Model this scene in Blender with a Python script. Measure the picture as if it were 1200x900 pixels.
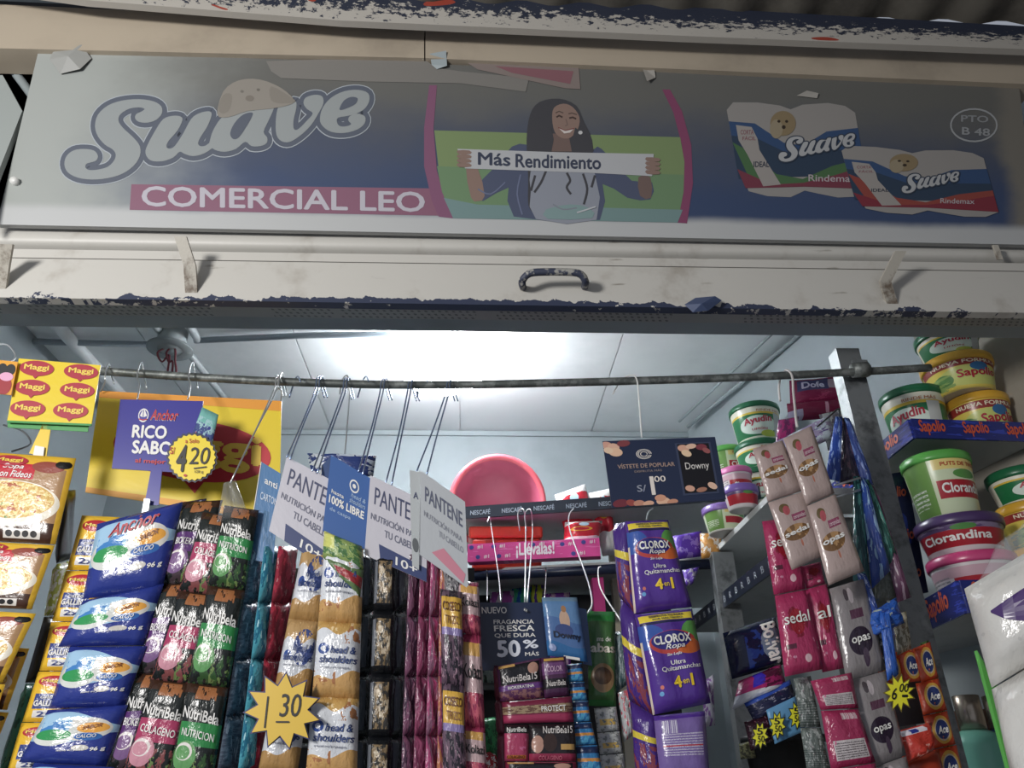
import bpy, bmesh, math, random
from mathutils import Vector, Matrix
random.seed(4)
for o in list(bpy.data.objects): bpy.data.objects.remove(o)
C = bpy.context.scene.collection
sc = bpy.context.scene
R_ = math.radians
# ------------------------------------------------------------------ camera
EYE = Vector((0, 0, 1.6)); F = 901.0
CM = Matrix.Rotation(R_(-3.0), 3, 'Z') @ Matrix.Rotation(R_(118.0), 3, 'X') @ Matrix.Rotation(R_(-0.9), 3, 'Z')
cd = bpy.data.cameras.new('camera'); cam = bpy.data.objects.new('camera', cd); C.objects.link(cam)
cam.matrix_world = Matrix.Translation(EYE) @ CM.to_4x4()
cd.sensor_fit = 'HORIZONTAL'; cd.sensor_width = 36.0; cd.lens = 36.0 * F / 1200.0
cd.clip_start = 0.02; cd.clip_end = 200
sc.camera = cam
# ------------------------------------------------------------------ world, lights, exposure
sc.view_settings.view_transform = 'Standard'; sc.view_settings.look = 'None'
sc.view_settings.gamma = 1.0; sc.view_settings.use_curve_mapping = False
sc.view_settings.exposure = 0.38
w = bpy.data.worlds.new('world'); sc.world = w; w.use_nodes = True
w.node_tree.nodes['Background'].inputs[0].default_value = (0.80, 0.86, 1.0, 1)
w.node_tree.nodes['Background'].inputs[1].default_value = 0.27
def area(name, loc, target, size, power, col):
    l = bpy.data.lights.new(name, 'AREA'); l.shape = 'DISK'; l.size = size; l.energy = power; l.color = col
    o = bpy.data.objects.new(name, l); C.objects.link(o); o.location = loc
    o.rotation_euler = (Vector(target) - Vector(loc)).to_track_quat('-Z', 'Y').to_euler(); return o
area('market_lamp', (-1.15, -0.50, 2.12), (-0.35, 1.0, 1.95), 0.34, 19.0, (1.0, 0.98, 0.95))
LAMP_EMIT = 50.0
# ------------------------------------------------------------------ helpers
def ray(px, py): return CM @ Vector(((px - 600) / F, -(py - 450) / F, -1.0))
def P(px, py, Y):                       # a pixel carried out to the vertical plane at depth Y
    d = ray(px, py); return EYE + d * (Y / d.y)
def PZ(px, py, Z):                      # ... or to a level plane Z above eye height
    d = ray(px, py); return EYE + d * (Z / d.z)
def lin(h):
    if not isinstance(h, str): return h
    h = h.lstrip('#'); c = [int(h[i:i+2], 16) / 255 for i in (0, 2, 4)]
    g_ = .3 * c[0] + .55 * c[1] + .15 * c[2]; c = [x * .88 + g_ * .12 for x in c]      # every colour mixed a little towards grey
    return tuple((x / 12.92 if x < .04045 else ((x + .055) / 1.055) ** 2.4) for x in c) + (1.0,)
class G:                                # tiny node builder
    def __init__(s, name, rough=.5, metal=0, spec=.5):
        s.m = bpy.data.materials.new(name); s.m.use_nodes = True; s.t = s.m.node_tree; s.n = s.t.nodes; s.l = s.t.links
        s.b = s.n['Principled BSDF']; s.b.inputs['Roughness'].default_value = rough
        s.b.inputs['Metallic'].default_value = metal; s.b.inputs['Specular IOR Level'].default_value = spec
    def put(s, sock, v):
        if isinstance(v, (int, float)): sock.default_value = v
        elif isinstance(v, tuple): sock.default_value = v
        else: s.l.new(v, sock)
    def math(s, op, a, b=0.0, c=0.0):
        n = s.n.new('ShaderNodeMath'); n.operation = op
        s.put(n.inputs[0], a); s.put(n.inputs[1], b); s.put(n.inputs[2], c); return n.outputs[0]
    def mix(s, f, a, b):
        n = s.n.new('ShaderNodeMix'); n.data_type = 'RGBA'
        s.put(n.inputs[0], f); s.put(n.inputs[6], a); s.put(n.inputs[7], b); return n.outputs[2]
    def noise(s, vec, scale, detail=2.0, rough=.5):
        n = s.n.new('ShaderNodeTexNoise'); n.inputs['Scale'].default_value = scale; n.inputs['Detail'].default_value = detail
        n.inputs['Roughness'].default_value = rough
        if vec is not None: s.l.new(vec, n.inputs['Vector'])
        return n.outputs[0]
    def coord(s, k='UV'): return s.n.new('ShaderNodeTexCoord').outputs[k]
    def sep(s, v):
        n = s.n.new('ShaderNodeSeparateXYZ'); s.l.new(v, n.inputs[0]); return n.outputs
    def vm(s, op, a, b, c=None):
        n = s.n.new('ShaderNodeVectorMath'); n.operation = op; s.put(n.inputs[0], a); s.put(n.inputs[1], b)
        if c is not None: s.put(n.inputs[2], c)
        return n.outputs['Value'] if op == 'LENGTH' else n.outputs['Vector']
    def ramp(s, f, a, b):               # smooth 0..1 between a and b
        n = s.n.new('ShaderNodeMapRange'); n.interpolation_type = 'SMOOTHSTEP'
        s.put(n.inputs[0], f); n.inputs[1].default_value = a; n.inputs[2].default_value = b; return n.outputs[0]
    def bump(s, h, st=.3, dist=.002):
        n = s.n.new('ShaderNodeBump'); n.inputs['Strength'].default_value = st; n.inputs['Distance'].default_value = dist
        s.l.new(h, n.inputs['Height']); s.l.new(n.outputs[0], s.b.inputs['Normal'])
    def col(s, c): s.put(s.b.inputs['Base Color'], c)
_mc = {}
def mat(hexc, rough=.5, metal=0, spec=.5, name=None):
    k = (hexc, rough, metal, spec)
    if k not in _mc:
        g = G(name or 'paint', rough, metal, spec); g.col(lin(hexc)); _mc[k] = g.m
    return _mc[k]
def worn(name, base, dirt, scale=9, lo=.5, hi=.75, rough=.55, metal=0, bump=.15, spots=None):
    g = G(name, rough, metal); co = g.coord('Object')
    n1 = g.noise(co, scale, 5, .65); c = g.mix(g.ramp(n1, lo, hi), lin(base), lin(dirt))
    if spots:
        n2 = g.noise(co, spots[1], 4, .7); c = g.mix(g.ramp(n2, spots[2], spots[2] + .03), c, lin(spots[0]))
    g.col(c); g.bump(g.noise(co, scale * 6, 4), bump); return g.m
def prt(name, base, shapes, rough=.3, crinkle=.25, cs=9.0, spec=.5):
    """printed film or card: flat shapes laid over a base colour in UV space"""
    g = G(name, rough, 0, spec); uv = g.coord('UV'); x, y, _ = g.sep(uv); c = lin(base)
    def rect(u0, v0, u1, v1):
        a = g.math('COMPARE', x, (u0 + u1) / 2, abs(u1 - u0) / 2); b = g.math('COMPARE', y, (v0 + v1) / 2, abs(v1 - v0) / 2)
        return g.math('MULTIPLY', a, b)
    def ell(cu, cv, ru, rv):
        v = g.vm('MULTIPLY_ADD', uv, (1 / ru, 1 / rv, 0.0), (-cu / ru, -cv / rv, 0.0))
        return g.math('LESS_THAN', g.vm('LENGTH', v, (0.0, 0.0, 0.0)), 1.0)
    def blob(sc_, th, k): return g.math('GREATER_THAN', g.noise(g.vm('ADD', uv, (k * 3.1, k * 1.7, 0.0)), sc_, 3, .6), th)
    for i, s in enumerate(shapes):
        k = s[0]
        if k == 'R': m = rect(*s[1:5]); cc = s[5]
        elif k == 'E': m = ell(*s[1:5]); cc = s[5]
        elif k == 'W':
            v0, sl, am, fr, ph, cc = s[1:]
            sn = g.math('SINE', g.math('MULTIPLY_ADD', x, fr, ph))
            m = g.math('LESS_THAN', y, g.math('ADD', g.math('MULTIPLY_ADD', x, sl, v0), g.math('MULTIPLY', sn, am)))
        elif k == 'NE': m = g.math('MULTIPLY', ell(*s[1:5]), blob(s[5], s[6], i)); cc = s[7]
        elif k == 'NR': m = g.math('MULTIPLY', rect(*s[1:5]), blob(s[5], s[6], i)); cc = s[7]
        elif k == 'NV':  # stretched streaks, paint the shine of rippled film into the colour
            m = g.math('GREATER_THAN', g.noise(g.vm('MULTIPLY_ADD', uv, (s[1], s[2], 0.0), (i * 3.1, i * 1.7, 0.0)), 1.0, 3, .6), s[3]); cc = s[4]
        elif k == 'L':                     # lines of small print
            m = g.math('MULTIPLY', rect(*s[1:5]), g.math('MULTIPLY', g.math('GREATER_THAN', g.math('FRACT', g.math('MULTIPLY', y, s[6])), .5), blob(60, .45, i))); cc = s[5]
        elif k == 'B':                     # bar code
            m = g.math('MULTIPLY', rect(*s[1:5]), g.math('GREATER_THAN', g.noise(g.vm('MULTIPLY', uv, (1.0, 0.0, 0.0)), s[6], 1), .5)); cc = s[5]
        c = g.mix(m, c, lin(cc))
    g.col(c)
    if crinkle: g.bump(g.noise(uv, cs, 3, .55), crinkle, .003)
    return g.m
def tag(o, label, cat, group=None):
    o['label'] = label; o['category'] = cat
    if group: o['group'] = group
    return o
def thing(name, label, cat, loc, group=None):
    o = bpy.data.objects.new(name, None); C.objects.link(o); o.location = loc; o.empty_display_size = .02
    return tag(o, label, cat, group)
def wloc(o):
    v = Vector((0, 0, 0))
    while o: v += o.location; o = o.parent
    return v
def mk(name, V, Fc, mats, parent=None, mi=None, uvs=None, smooth=False, loc=None):
    if not isinstance(mats, (list, tuple)): mats = [mats]
    c = Vector(loc) if loc is not None else (sum((Vector(v) for v in V), Vector()) / max(1, len(V)))
    me = bpy.data.meshes.new(name); me.from_pydata([tuple(Vector(v) - c) for v in V], [], Fc)
    for m in mats: me.materials.append(m)
    if mi: me.polygons.foreach_set('material_index', mi)
    if smooth: me.polygons.foreach_set('use_smooth', [True] * len(me.polygons))
    if uvs:
        l = me.uv_layers.new(name='UVMap')
        for p in me.polygons:
            for li in p.loop_indices: l.data[li].uv = uvs[me.loops[li].vertex_index]
    me.update(); o = bpy.data.objects.new(name, me); C.objects.link(o)
    if parent: o.parent = parent; o.location = c - wloc(parent)
    else: o.location = c
    return o
def struct(o): o['kind'] = 'structure'; return o
def slab(name, q, th, m, parent=None, dirv=None):
    """q: four world corners TL,TR,BR,BL; thickness th pushed away from the viewer"""
    q = [Vector(v) for v in q]
    n = (q[1] - q[0]).cross(q[3] - q[0]).normalized()
    if n.y < 0: n = -n
    if dirv: n = Vector(dirv).normalized()
    V = q + [v + n * th for v in q]
    Fc = [(0, 3, 2, 1), (4, 5, 6, 7), (0, 1, 5, 4), (1, 2, 6, 5), (2, 3, 7, 6), (3, 0, 4, 7)]
    uv = [(0, 1), (1, 1), (1, 0), (0, 0)] * 2
    return mk(name, V, Fc, m, parent, uvs=uv)
def Q(pts, Y):
    Ys = Y if isinstance(Y, (list, tuple)) else [Y] * 4
    return [P(p[0], p[1], y) for p, y in zip(pts, Ys)]
def boxm(name, a, b, m, parent=None):
    x0, y0, z0 = a; x1, y1, z1 = b
    V = [(x, y, z) for z in (z0, z1) for y in (y0, y1) for x in (x0, x1)]
    return mk(name, V, [(0, 2, 3, 1), (4, 5, 7, 6), (0, 1, 5, 4), (2, 6, 7, 3), (0, 4, 6, 2), (1, 3, 7, 5)], m, parent)
def tube(name, pts, r, m, parent=None, seg=8, rad=None):
    pts = [Vector(p) for p in pts]; V = []; Fc = []
    up = Vector((0.3, -1, 0.2)).normalized()
    for i, p in enumerate(pts):
        d = (pts[min(i + 1, len(pts) - 1)] - pts[max(i - 1, 0)]).normalized()
        a = d.cross(up)
        if a.length < .05: a = d.cross(Vector((1, 0, 0)))
        a.normalize(); b = d.cross(a).normalized(); rr = rad[i] if rad else r
        for k in range(seg):
            t = 2 * math.pi * k / seg; V.append(p + a * (rr * math.cos(t)) + b * (rr * math.sin(t)))
    for i in range(len(pts) - 1):
        for k in range(seg):
            Fc.append((i * seg + k, i * seg + (k + 1) % seg, (i + 1) * seg + (k + 1) % seg, (i + 1) * seg + k))
    Fc.append(tuple(range(seg))[::-1]); Fc.append(tuple((len(pts) - 1) * seg + k for k in range(seg)))
    return mk(name, V, Fc, m, parent, smooth=True)
def crom(pts, n=5, closed=False):
    pts = [Vector(p) for p in pts]; L = len(pts); out = []
    rng = range(L) if closed else range(L - 1)
    for i in rng:
        g = (lambda k: pts[k % L]) if closed else (lambda k: pts[max(0, min(L - 1, k))])
        a, b, c, d = g(i - 1), g(i), g(i + 1), g(i + 2)
        for j in range(n):
            t = j / n; out.append(.5 * ((2 * b) + (c - a) * t + (2 * a - 5 * b + 4 * c - d) * t * t + (3 * b - a - 3 * c + d) * t ** 3))
    if not closed: out.append(pts[-1])
    return out
_tc = {}
def glyphs(s, shear=0.0, bold=0.0):
    k = (s, shear, bold)
    if k not in _tc:
        cu = bpy.data.curves.new('t', 'FONT'); cu.body = s; cu.shear = shear; cu.resolution_u = 3
        o = bpy.data.objects.new('t', cu); C.objects.link(o)
        dg = bpy.context.evaluated_depsgraph_get(); dg.update(); me = o.evaluated_get(dg).to_mesh()
        V = [(v.co.x, v.co.y) for v in me.vertices]; Fc = [tuple(p.vertices) for p in me.polygons]
        bpy.data.objects.remove(o); bpy.data.curves.remove(cu)
        if not V: V = [(0, 0), (1, 0), (1, 1)]; Fc = []
        L = [(0, 0)] + ([(bold, 0), (-bold, 0), (0, bold), (0, -bold)] if bold > 0 else [])
        n_ = len(V); V0 = V; F0 = Fc; V = []; Fc = []; Z = []
        for q_, (ax_, ay_) in enumerate(L):
            V += [(a_ + ax_, b_ + ay_) for a_, b_ in V0]; Z += [q_ * .000008] * n_; Fc += [tuple(i_ + q_ * n_ for i_ in f_) for f_ in F0]
        x0 = min(v[0] for v in V); x1 = max(v[0] for v in V); y0 = min(v[1] for v in V); y1 = max(v[1] for v in V)
        _tc[k] = ([((v[0] - x0) / (x1 - x0 or 1), (v[1] - y0) / (y1 - y0 or 1)) for v in V], Fc, Z)
    return _tc[k]
class Ink:
    """flat print collected on a surface; f(a, b, off) maps print coordinates to the world"""
    def __init__(s, f): s.f = f; s.V = []; s.F = []; s.M = []; s.m = []; s.lay = 0
    def _m(s, m):
        if isinstance(m, str): m = mat(m, .45)
        if m not in s.m: s.m.append(m)
        return s.m.index(m)
    def add(s, V2, Fc, m, off, Z=None):
        s.lay += 1; off += s.lay * .000003
        b = len(s.V); s.V += [s.f(a, c, off + (Z[i] if Z else 0)) for i, (a, c) in enumerate(V2)]; s.F += [tuple(b + i for i in f) for f in Fc]
        k = s._m(m); s.M += [k] * len(Fc)
    def text(s, t, x0, y0, x1, y1, m, dy=0.0, dx=0.0, shear=0.0, bold=.012, off=.0006):
        """box (x0,y0) bottom-left .. (x1,y1) top-right; dy = rise of the right end; dx = lean of the top"""
        V, Fc, Z = glyphs(t, shear, min(bold, .035))
        s.add([(x0 + (x1 - x0) * a + dx * b, y0 + (y1 - y0) * b + dy * a) for a, b in V], Fc, m, off, Z); return s
    def poly(s, pts, m, off=.0004, smooth=0):
        if smooth: pts = [(p.x, p.y) for p in crom([(a, b, 0) for a, b in pts], smooth, True)]
        from mathutils.geometry import tessellate_polygon
        Fc = [tuple(t) for t in tessellate_polygon([[Vector((a, b, 0)) for a, b in pts]])]
        s.add(pts, Fc, m, off); return s
    def ell(s, cx, cy, rx, ry, m, off=.0004, n=24, rot=0.0):
        p = [(cx, cy)]
        for k in range(n):
            t = 2 * math.pi * k / n; a, b = rx * math.cos(t), ry * math.sin(t)
            p.append((cx + a * math.cos(rot) - b * math.sin(rot), cy + a * math.sin(rot) + b * math.cos(rot)))
        s.add(p, [(0, k, k % n + 1) for k in range(1, n + 1)], m, off); return s
    def line(s, pts, w, m, off=.0004, closed=False, smooth=0):
        if smooth: pts = [(p.x, p.y) for p in crom([(a, b, 0) for a, b in pts], smooth, closed)]
        n = len(pts); V = []; Fc = []
        for i in range(n):
            a = Vector(pts[(i - 1) % n] if closed or i else pts[i]); b = Vector(pts[(i + 1) % n] if closed or i < n - 1 else pts[i])
            d = (b - a); d = d.normalized() if d.length else Vector((1, 0)); q = Vector((-d.y, d.x)) * w
            p = Vector(pts[i]); V += [tuple(p + q), tuple(p - q)]
        V2 = []; Z = []
        for i in range(n if closed else n - 1):
            j = (i + 1) % n; V2 += [V[2 * i], V[2 * i + 1], V[2 * j + 1], V[2 * j]]; Z += [(i % 7) * .000004] * 4; Fc.append((4 * i, 4 * i + 1, 4 * i + 2, 4 * i + 3))
        s.add(V2, Fc, m, off, Z); return s
    def build(s, name, parent): return mk(name, s.V, s.F, s.m, parent, mi=s.M) if s.F else None
class Surf:
    """curved sheet over four world corners TL,TR,BR,BL, bulging towards the viewer"""
    def __init__(s, q, bulge=.004, seed=0, wr=.25, soft=.12, fold=0.0):
        s.q = [Vector(v) for v in q]; s.d = bulge; s.soft = soft; r = random.Random(seed); s.wr = wr
        s.w = [(r.uniform(2, 9), r.uniform(3, 11), r.uniform(0, 6.3), r.uniform(.3, 1)) for _ in range(4)]; s.fold = fold
        n = (s.q[1] - s.q[0]).cross(s.q[3] - s.q[0]).normalized(); s.n = n if n.y < 0 else -n
    def base(s, u, v):
        a, b, c, d = s.q; return (a * (1 - u) + b * u) * v + (d * (1 - u) + c * u) * (1 - v)
    def h(s, u, v):
        u = min(1, max(0, u)); v = min(1, max(0, v))
        e = max(0.0, 1 - (2 * u - 1) ** 4) ** .7
        f = min(1, v / s.soft) * min(1, (1 - v) / s.soft); f = f * f * (3 - 2 * f)
        wv = sum(a * math.sin(fx * u * 2 + fy * v + ph) for fx, fy, ph, a in s.w) * .5
        return s.d * (e * f) * (1 + s.wr * wv) + s.fold * math.sin(7 * v + s.w[0][2]) * .5
    grid = (8, 8)
    def raw(s, u, v): return s.base(u, v) + s.n * s.h(u, v)
    def __call__(s, u, v, off=0.0):         # follows the facets of the mesh, so print never sinks in
        nx, ny = s.grid; u = min(.9999, max(0, u)); v = min(.9999, max(0, v)); i, j = int(u * nx), int(v * ny); a, b = u * nx - i, v * ny - j
        p = lambda k, l: s.raw((i + k) / nx, (j + l) / ny)
        return (p(0, 0) * (1 - a) + p(1, 0) * a) * (1 - b) + (p(0, 1) * (1 - a) + p(1, 1) * a) * b + s.n * off
    def mesh(s, name, m, parent, nx=8, ny=10, back=.5):
        V = []; uv = []; Fc = []; W = nx + 1; s.grid = (nx, ny)
        for j in range(ny + 1):
            for i in range(W):
                u, v = i / nx, j / ny; V.append(s.raw(u, v)); uv.append((u, v))
        n0 = len(V)
        for j in range(ny + 1):
            for i in range(W):
                u, v = i / nx, j / ny; V.append(s.base(u, v) + s.n * (s.fold * math.sin(7 * v + s.w[0][2]) * .5 - (s.h(u, v) - s.fold * math.sin(7 * v + s.w[0][2]) * .5) * back - .0006)); uv.append((1 - u, v))
        for j in range(ny):
            for i in range(nx):
                a = j * W + i; Fc.append((a, a + 1, a + W + 1, a + W)); a += n0; Fc.append((a, a + W, a + W + 1, a + 1))
        for i in range(nx):
            a = i; Fc.append((a, n0 + a, n0 + a + 1, a + 1)); a = ny * W + i; Fc.append((a, a + 1, n0 + a + 1, n0 + a))
        for j in range(ny):
            a = j * W; Fc.append((a, a + W, n0 + a + W, n0 + a)); a = j * W + nx; Fc.append((a, n0 + a, n0 + a + W, a + W))
        return mk(name, V, Fc, m, parent, uvs=uv, smooth=True)
def spx(f):
    return f
# ------------------------------------------------------------------ the setting
def wallmat(name, base, dirt, lo=.45, hi=.8, bump=.08): return worn(name, base, dirt, 2.2, lo, hi, .75, 0, bump)
M_wall = wallmat('painted_plaster', '#a2adb2', '#8f999d'); M_ceil = wallmat('painted_ceiling_sheet', '#eef2f4', '#dbe1e3')
M_side = wallmat('beige_plaster', '#a39c90', '#87806f', .4, .7, .2)
M_steel = worn('galvanised_steel', '#8f9496', '#5f6365', 30, .45, .7, .45, .55)
M_rod = worn('scuffed_dark_pipe', '#5d625f', '#8b908c', 40, .45, .62, .5, .4)
M_dark = mat('#15171a', .7); M_wire = mat('#c9ccce', .3, .7); M_white = mat('#e8e8e4', .4)
z0 = 1.6
Bl = Vector((-1.13, 2.3, 0)); Br = Vector((.70, 2.3, 0)); Fr = Vector((.99, .96, 0)); Fl = Vector((-1.13, .96, 0)); H = z0 + 1.05
def wallq(name, a, b, zt, m, th=.08, out=None):
    return struct(slab(name, [a + Vector((0, 0, zt)), b + Vector((0, 0, zt)), b, a], th, m, dirv=out))
wallq('wall_back', Bl, Br, H, M_wall, out=(0, 1, 0)); wallq('wall_left', Fl, Bl, H, M_wall, out=(-1, 0, 0))
wallq('wall_right', Fr, Br, H, M_wall, out=(1, 0.2, 0))
fl = struct(boxm('floor', (-2.6, -1.2, -.06), (2.6, 2.5, 0), worn('pavement', '#77736c', '#57544f', 6, .4, .7, .8)))
ceil = struct(boxm('ceiling', (-1.25, 1.0, H + .006), (1.1, 2.4, H + .05), M_ceil))
xs = [-1.25, -.86, -.47, -.05, .38, 1.1]; ys = [1.0, 1.62, 2.4]
for i in range(5):
    for j in range(2):
        boxm('ceiling_panel', (xs[i] + .002, ys[j] + .002, H), (xs[i + 1] - .002, ys[j + 1] - .002, H + .0055), M_ceil, ceil)
# crack and ledge line along the back wall, strips at the corner of ceiling and right wall
struct(slab('trim_1', Q([(120, 503), (812, 507), (812, 512), (120, 507)], 2.292), .02, M_wall))
struct(tube('trim_2', [PZ(962, 372, 1.035), PZ(806, 500, 1.035)], .006, M_wall)); struct(tube('trim_3', [PZ(925, 372, 1.04), PZ(796, 494, 1.04)], .004, M_wall))
struct(tube('trim_4', [PZ(40, 352, 1.035), PZ(160, 482, 1.035)], .016, M_ceil))
# pillars either side of the opening
wd = (Br - Fr).normalized(); pn = Vector((-wd.y, wd.x, 0)); pn = pn if pn.x < 0 else -pn
pa = Fr + pn * .02; pb = Fr + wd * .36 + pn * .02
struct(slab('wall_front_right', [pa + Vector((0, 0, H)), pb + Vector((0, 0, H)), pb, pa], .018, M_side, dirv=(1, .2, 0)))
struct(boxm('trim_6', (-1.2, .95, 0), (-.98, 1.06, z0 + 1.2), M_wall))
struct(slab('wall_front', [(-1.2, 1.0, z0 + 1.25), (1.3, 1.0, z0 + 1.25), (1.3, 1.0, z0 + .66), (-1.2, 1.0, z0 + .66)], .06, M_wall, dirv=(0, 1, 0)))
# added unseen partition right of the frame, blocks sky light from that side
pr = struct(boxm('wall_light_blocker', (1.14, -.75, 0), (1.17, .94, z0 + 1.2), worn('weathered_blocker', '#5b544c', '#46413b', 6, .4, .7, .8)))
# ------------------------------------------------------------------ beams above the sign
M_cream = worn('cream_painted_timber', '#b5a792', '#9c8f7d', 5, .45, .8, .6)
b1 = thing('fascia_beam', 'cream painted timber beam running along the top of the signboard', 'beam', P(600, 60, .875))
for q in ([(-25, 4), (497, 28), (497, 68), (-25, 56)], [(498.5, 28), (1215, 66), (1215, 99), (498.5, 68)]):
    slab('plank', Q(q, .872), .05, M_cream, b1)
slab('backing', Q([(-25, 0), (1240, 55), (1240, 72), (-25, 14)], .9), .03, M_dark, b1)
g = G('peeling_paint_beam', .6); uv = g.coord('UV'); x, y, _ = g.sep(uv)
v = g.vm('MULTIPLY', uv, (58.0, 3.8, 0.0)); n = g.noise(v, 2.0, 6, .72)
k = g.math('ADD', n, g.math('MULTIPLY', g.math('SUBTRACT', y, .22), .42)); k2 = g.math('SUBTRACT', k, g.math('MULTIPLY', g.ramp(x, .55, .85), .045))
c = g.mix(g.ramp(k2, .53, .55), lin('#b9b4ab'), lin('#2b3245'))
c = g.mix(g.math('GREATER_THAN', g.noise(g.vm('MULTIPLY', uv, (17.0, 2.0, 0.0)), 1.3, 1), .71), c, lin('#a8402f'))
g.col(c); g.bump(k, .4, .002); M_peel = g.m
V = []; Fc = []; uvs = []; LT = [(-60, -62, -22), (100, -42, 0), (400, -24, 24), (800, 8, 42), (1260, 34, 60)]
for i, (x_, yt, yb) in enumerate(LT):
    for (yy, vv, dy_) in ((yt, 1, 0), (yb, 0, 0), (yb, 0, .012), (yt, 1, .012)): V.append(P(x_, yy, .83) + Vector((0, dy_, 0))); uvs.append((i / 4, vv))
for i in range(4):
    for k in range(4): Fc.append((4 * i + k, 4 * i + (k + 1) % 4, 4 * i + 4 + (k + 1) % 4, 4 * i + 4 + k))
Fc += [(3, 2, 1, 0), (16, 17, 18, 19)]
b2 = tag(mk('lintel_beam', V, Fc, M_peel, uvs=uvs), 'steel lintel under the awning with peeling navy and white paint', 'beam')
# corrugated awning, seen from below at the top right
V = []; Fc = []; N = 150
for i in range(N + 1):
    xx = -1.1 + i * 2.6 / N; zz = .006 * math.sin(i * 2 * math.pi / 6)
    V += [(xx, .84, z0 + 1.205 + zz), (xx, -.35, z0 + 1.17 + zz)]
for i in range(N): Fc.append((2 * i, 2 * i + 1, 2 * i + 3, 2 * i + 2))
V2 = [(a, b, c + .003) for a, b, c in V]; n0 = len(V); Fc += [tuple(n0 + i for i in f[::-1]) for f in Fc]

aw = tag(mk('corrugated_awning', V + V2, Fc, worn('awning_sheet', '#6f6a60', '#4f4b45', 8, .4, .7, .7), smooth=True), 'grey corrugated awning sheet overhanging above the lintel', 'awning')
aw.location.z -= .043
# ------------------------------------------------------------------ rolling shutter
def shutter_mat(name, edge):
    g = G(name, .45); co = g.coord('Object'); uv = g.coord('UV'); x, y, _ = g.sep(uv)
    c = g.mix(g.ramp(g.noise(co, 7, 5, .7), .52, .8), lin('#cbc8c0'), lin('#a79f93'))
    c = g.mix(g.ramp(g.noise(g.vm('MULTIPLY', co, (1.0, 1.0, 5.0)), 12, 4), .68, .8), c, lin('#8f887c'))
    if edge:
        n = g.noise(g.vm('MULTIPLY', uv, (90.0, 4.0, 0.0)), 1.0, 4, .65); n2 = g.noise(g.vm('MULTIPLY', uv, (26.0, 0.0, 0.0)), 1.0, 3, .6)
        e = g.math('ADD', n2, g.math('MULTIPLY', g.math('ABSOLUTE', g.math('SUBTRACT', x, .45)), -.50))
        m = g.math('LESS_THAN', y, g.math('MULTIPLY', g.ramp(e, .26, .44), g.math('MULTIPLY_ADD', n, .30, -.02)))
        n3 = g.noise(co, 70, 4, .65); m = g.math('MULTIPLY', m, g.math('GREATER_THAN', n3, g.math('MULTIPLY_ADD', g.math('ABSOLUTE', g.math('SUBTRACT', x, .45)), .42, .30)))
        c = g.mix(m, c, lin('#39415a')); 
    g.col(c); g.bump(g.noise(co, 40, 4), .12); return g.m
M_sh = shutter_mat('shutter_paint', False); M_she = shutter_mat('shutter_bottom_rail_paint', True)
sh = thing('roller_shutter', 'white painted roller shutter rolled up above the opening, its bottom edge chipped to navy', 'shutter', P(600, 320, .93))
slab('bottom_rail', Q([(-30, 302), (1230, 319), (1230, 367), (-30, 348)], [.932, .932, .925, .925]), .014, M_she, sh)
slab('slat', Q([(-30, 291), (1230, 309), (1230, 318), (-30, 301)], .938), .02, M_sh, sh)
V = []; Fc = []                                      # curved top slat
for i in range(9):
    t = i / 8; bow = .012 * math.sin(math.pi * t)
    V += [P(-30, 262 + 29 * t, .957 - bow), P(1230, 284 + 25 * t, .957 - bow)]
for i in range(8): Fc.append((2 * i, 2 * i + 1, 2 * i + 3, 2 * i + 2))
mk('slat', V, Fc, M_sh, sh, smooth=True)
# perforated inner band under the rail
Ma, Mb = P(-30, 348, .957), P(1230, 367, .957); Mc, Md = P(1230, 386, 1.0), P(-30, 352, 1.0)
zb = (Ma.z + Mb.z) / 2
g = G('perforated_band', .5); uv = g.coord('UV'); x, y, _ = g.sep(uv)
dx = g.math('FRACT', g.math('MULTIPLY', g.math('MULTIPLY_ADD', y, .012, x), 170.0)); dy = g.math('FRACT', g.math('MULTIPLY', y, 5.0))
m = g.math('MULTIPLY', g.math('COMPARE', dx, .5, .2), g.math('COMPARE', dy, .5, .25))
m = g.math('MULTIPLY', m, g.math('GREATER_THAN', g.noise(g.vm('MULTIPLY', uv, (5.0, 0.0, 0.0)), 2.0, 2), .45))
g.col(g.mix(m, lin('#a3a5a3'), lin('#6c6f70')))
slab('guide_band', [Vector((-.78, .955, zb)), Vector((.99, .955, zb)), Vector((.99, 1.005, zb + .004)), Vector((-.78, 1.005, zb + .004))], .008, g.m, sh, dirv=(0, 0, 1))
# handle and latch tabs
hp = [P(613, 337, .925), P(612, 330, .905), P(618, 322, .897), P(630, 319, .895), P(668, 319, .895), P(681, 322, .897), P(686, 330, .905), P(685, 336, .925)]
tube('handle', crom(hp, 4), .0055, worn('chipped_handle', '#3d4358', '#a5a39c', 60, .52, .58), sh)
M_tab = worn('rusty_tab', '#b9b3a6', '#6d5d4d', 40, .5, .72)
def tab(pts, wpx, Ys):
    V = []; Fc = []
    for (a, b), y in zip(pts, Ys):
        p = P(a, b, y); V += [p + Vector((-wpx, 0, 0)), p + Vector((wpx, 0, 0)), p + Vector((wpx, .004, .002)), p + Vector((-wpx, .004, .002))]
    for i in range(len(pts) - 1):
        for k in range(4): Fc.append((4 * i + k, 4 * i + (k + 1) % 4, 4 * i + 4 + (k + 1) % 4, 4 * i + 4 + k))
    Fc += [(3, 2, 1, 0), tuple(4 * (len(pts) - 1) + k for k in range(4))]
    mk('latch_tab', V, Fc, M_tab, sh)
tab([(211, 277), (222, 311), (224, 343)], .0085, [.885, .905, .926]); tab([(1056, 294), (1038, 330), (1046, 356)], .0085, [.885, .908, .926])
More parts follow.
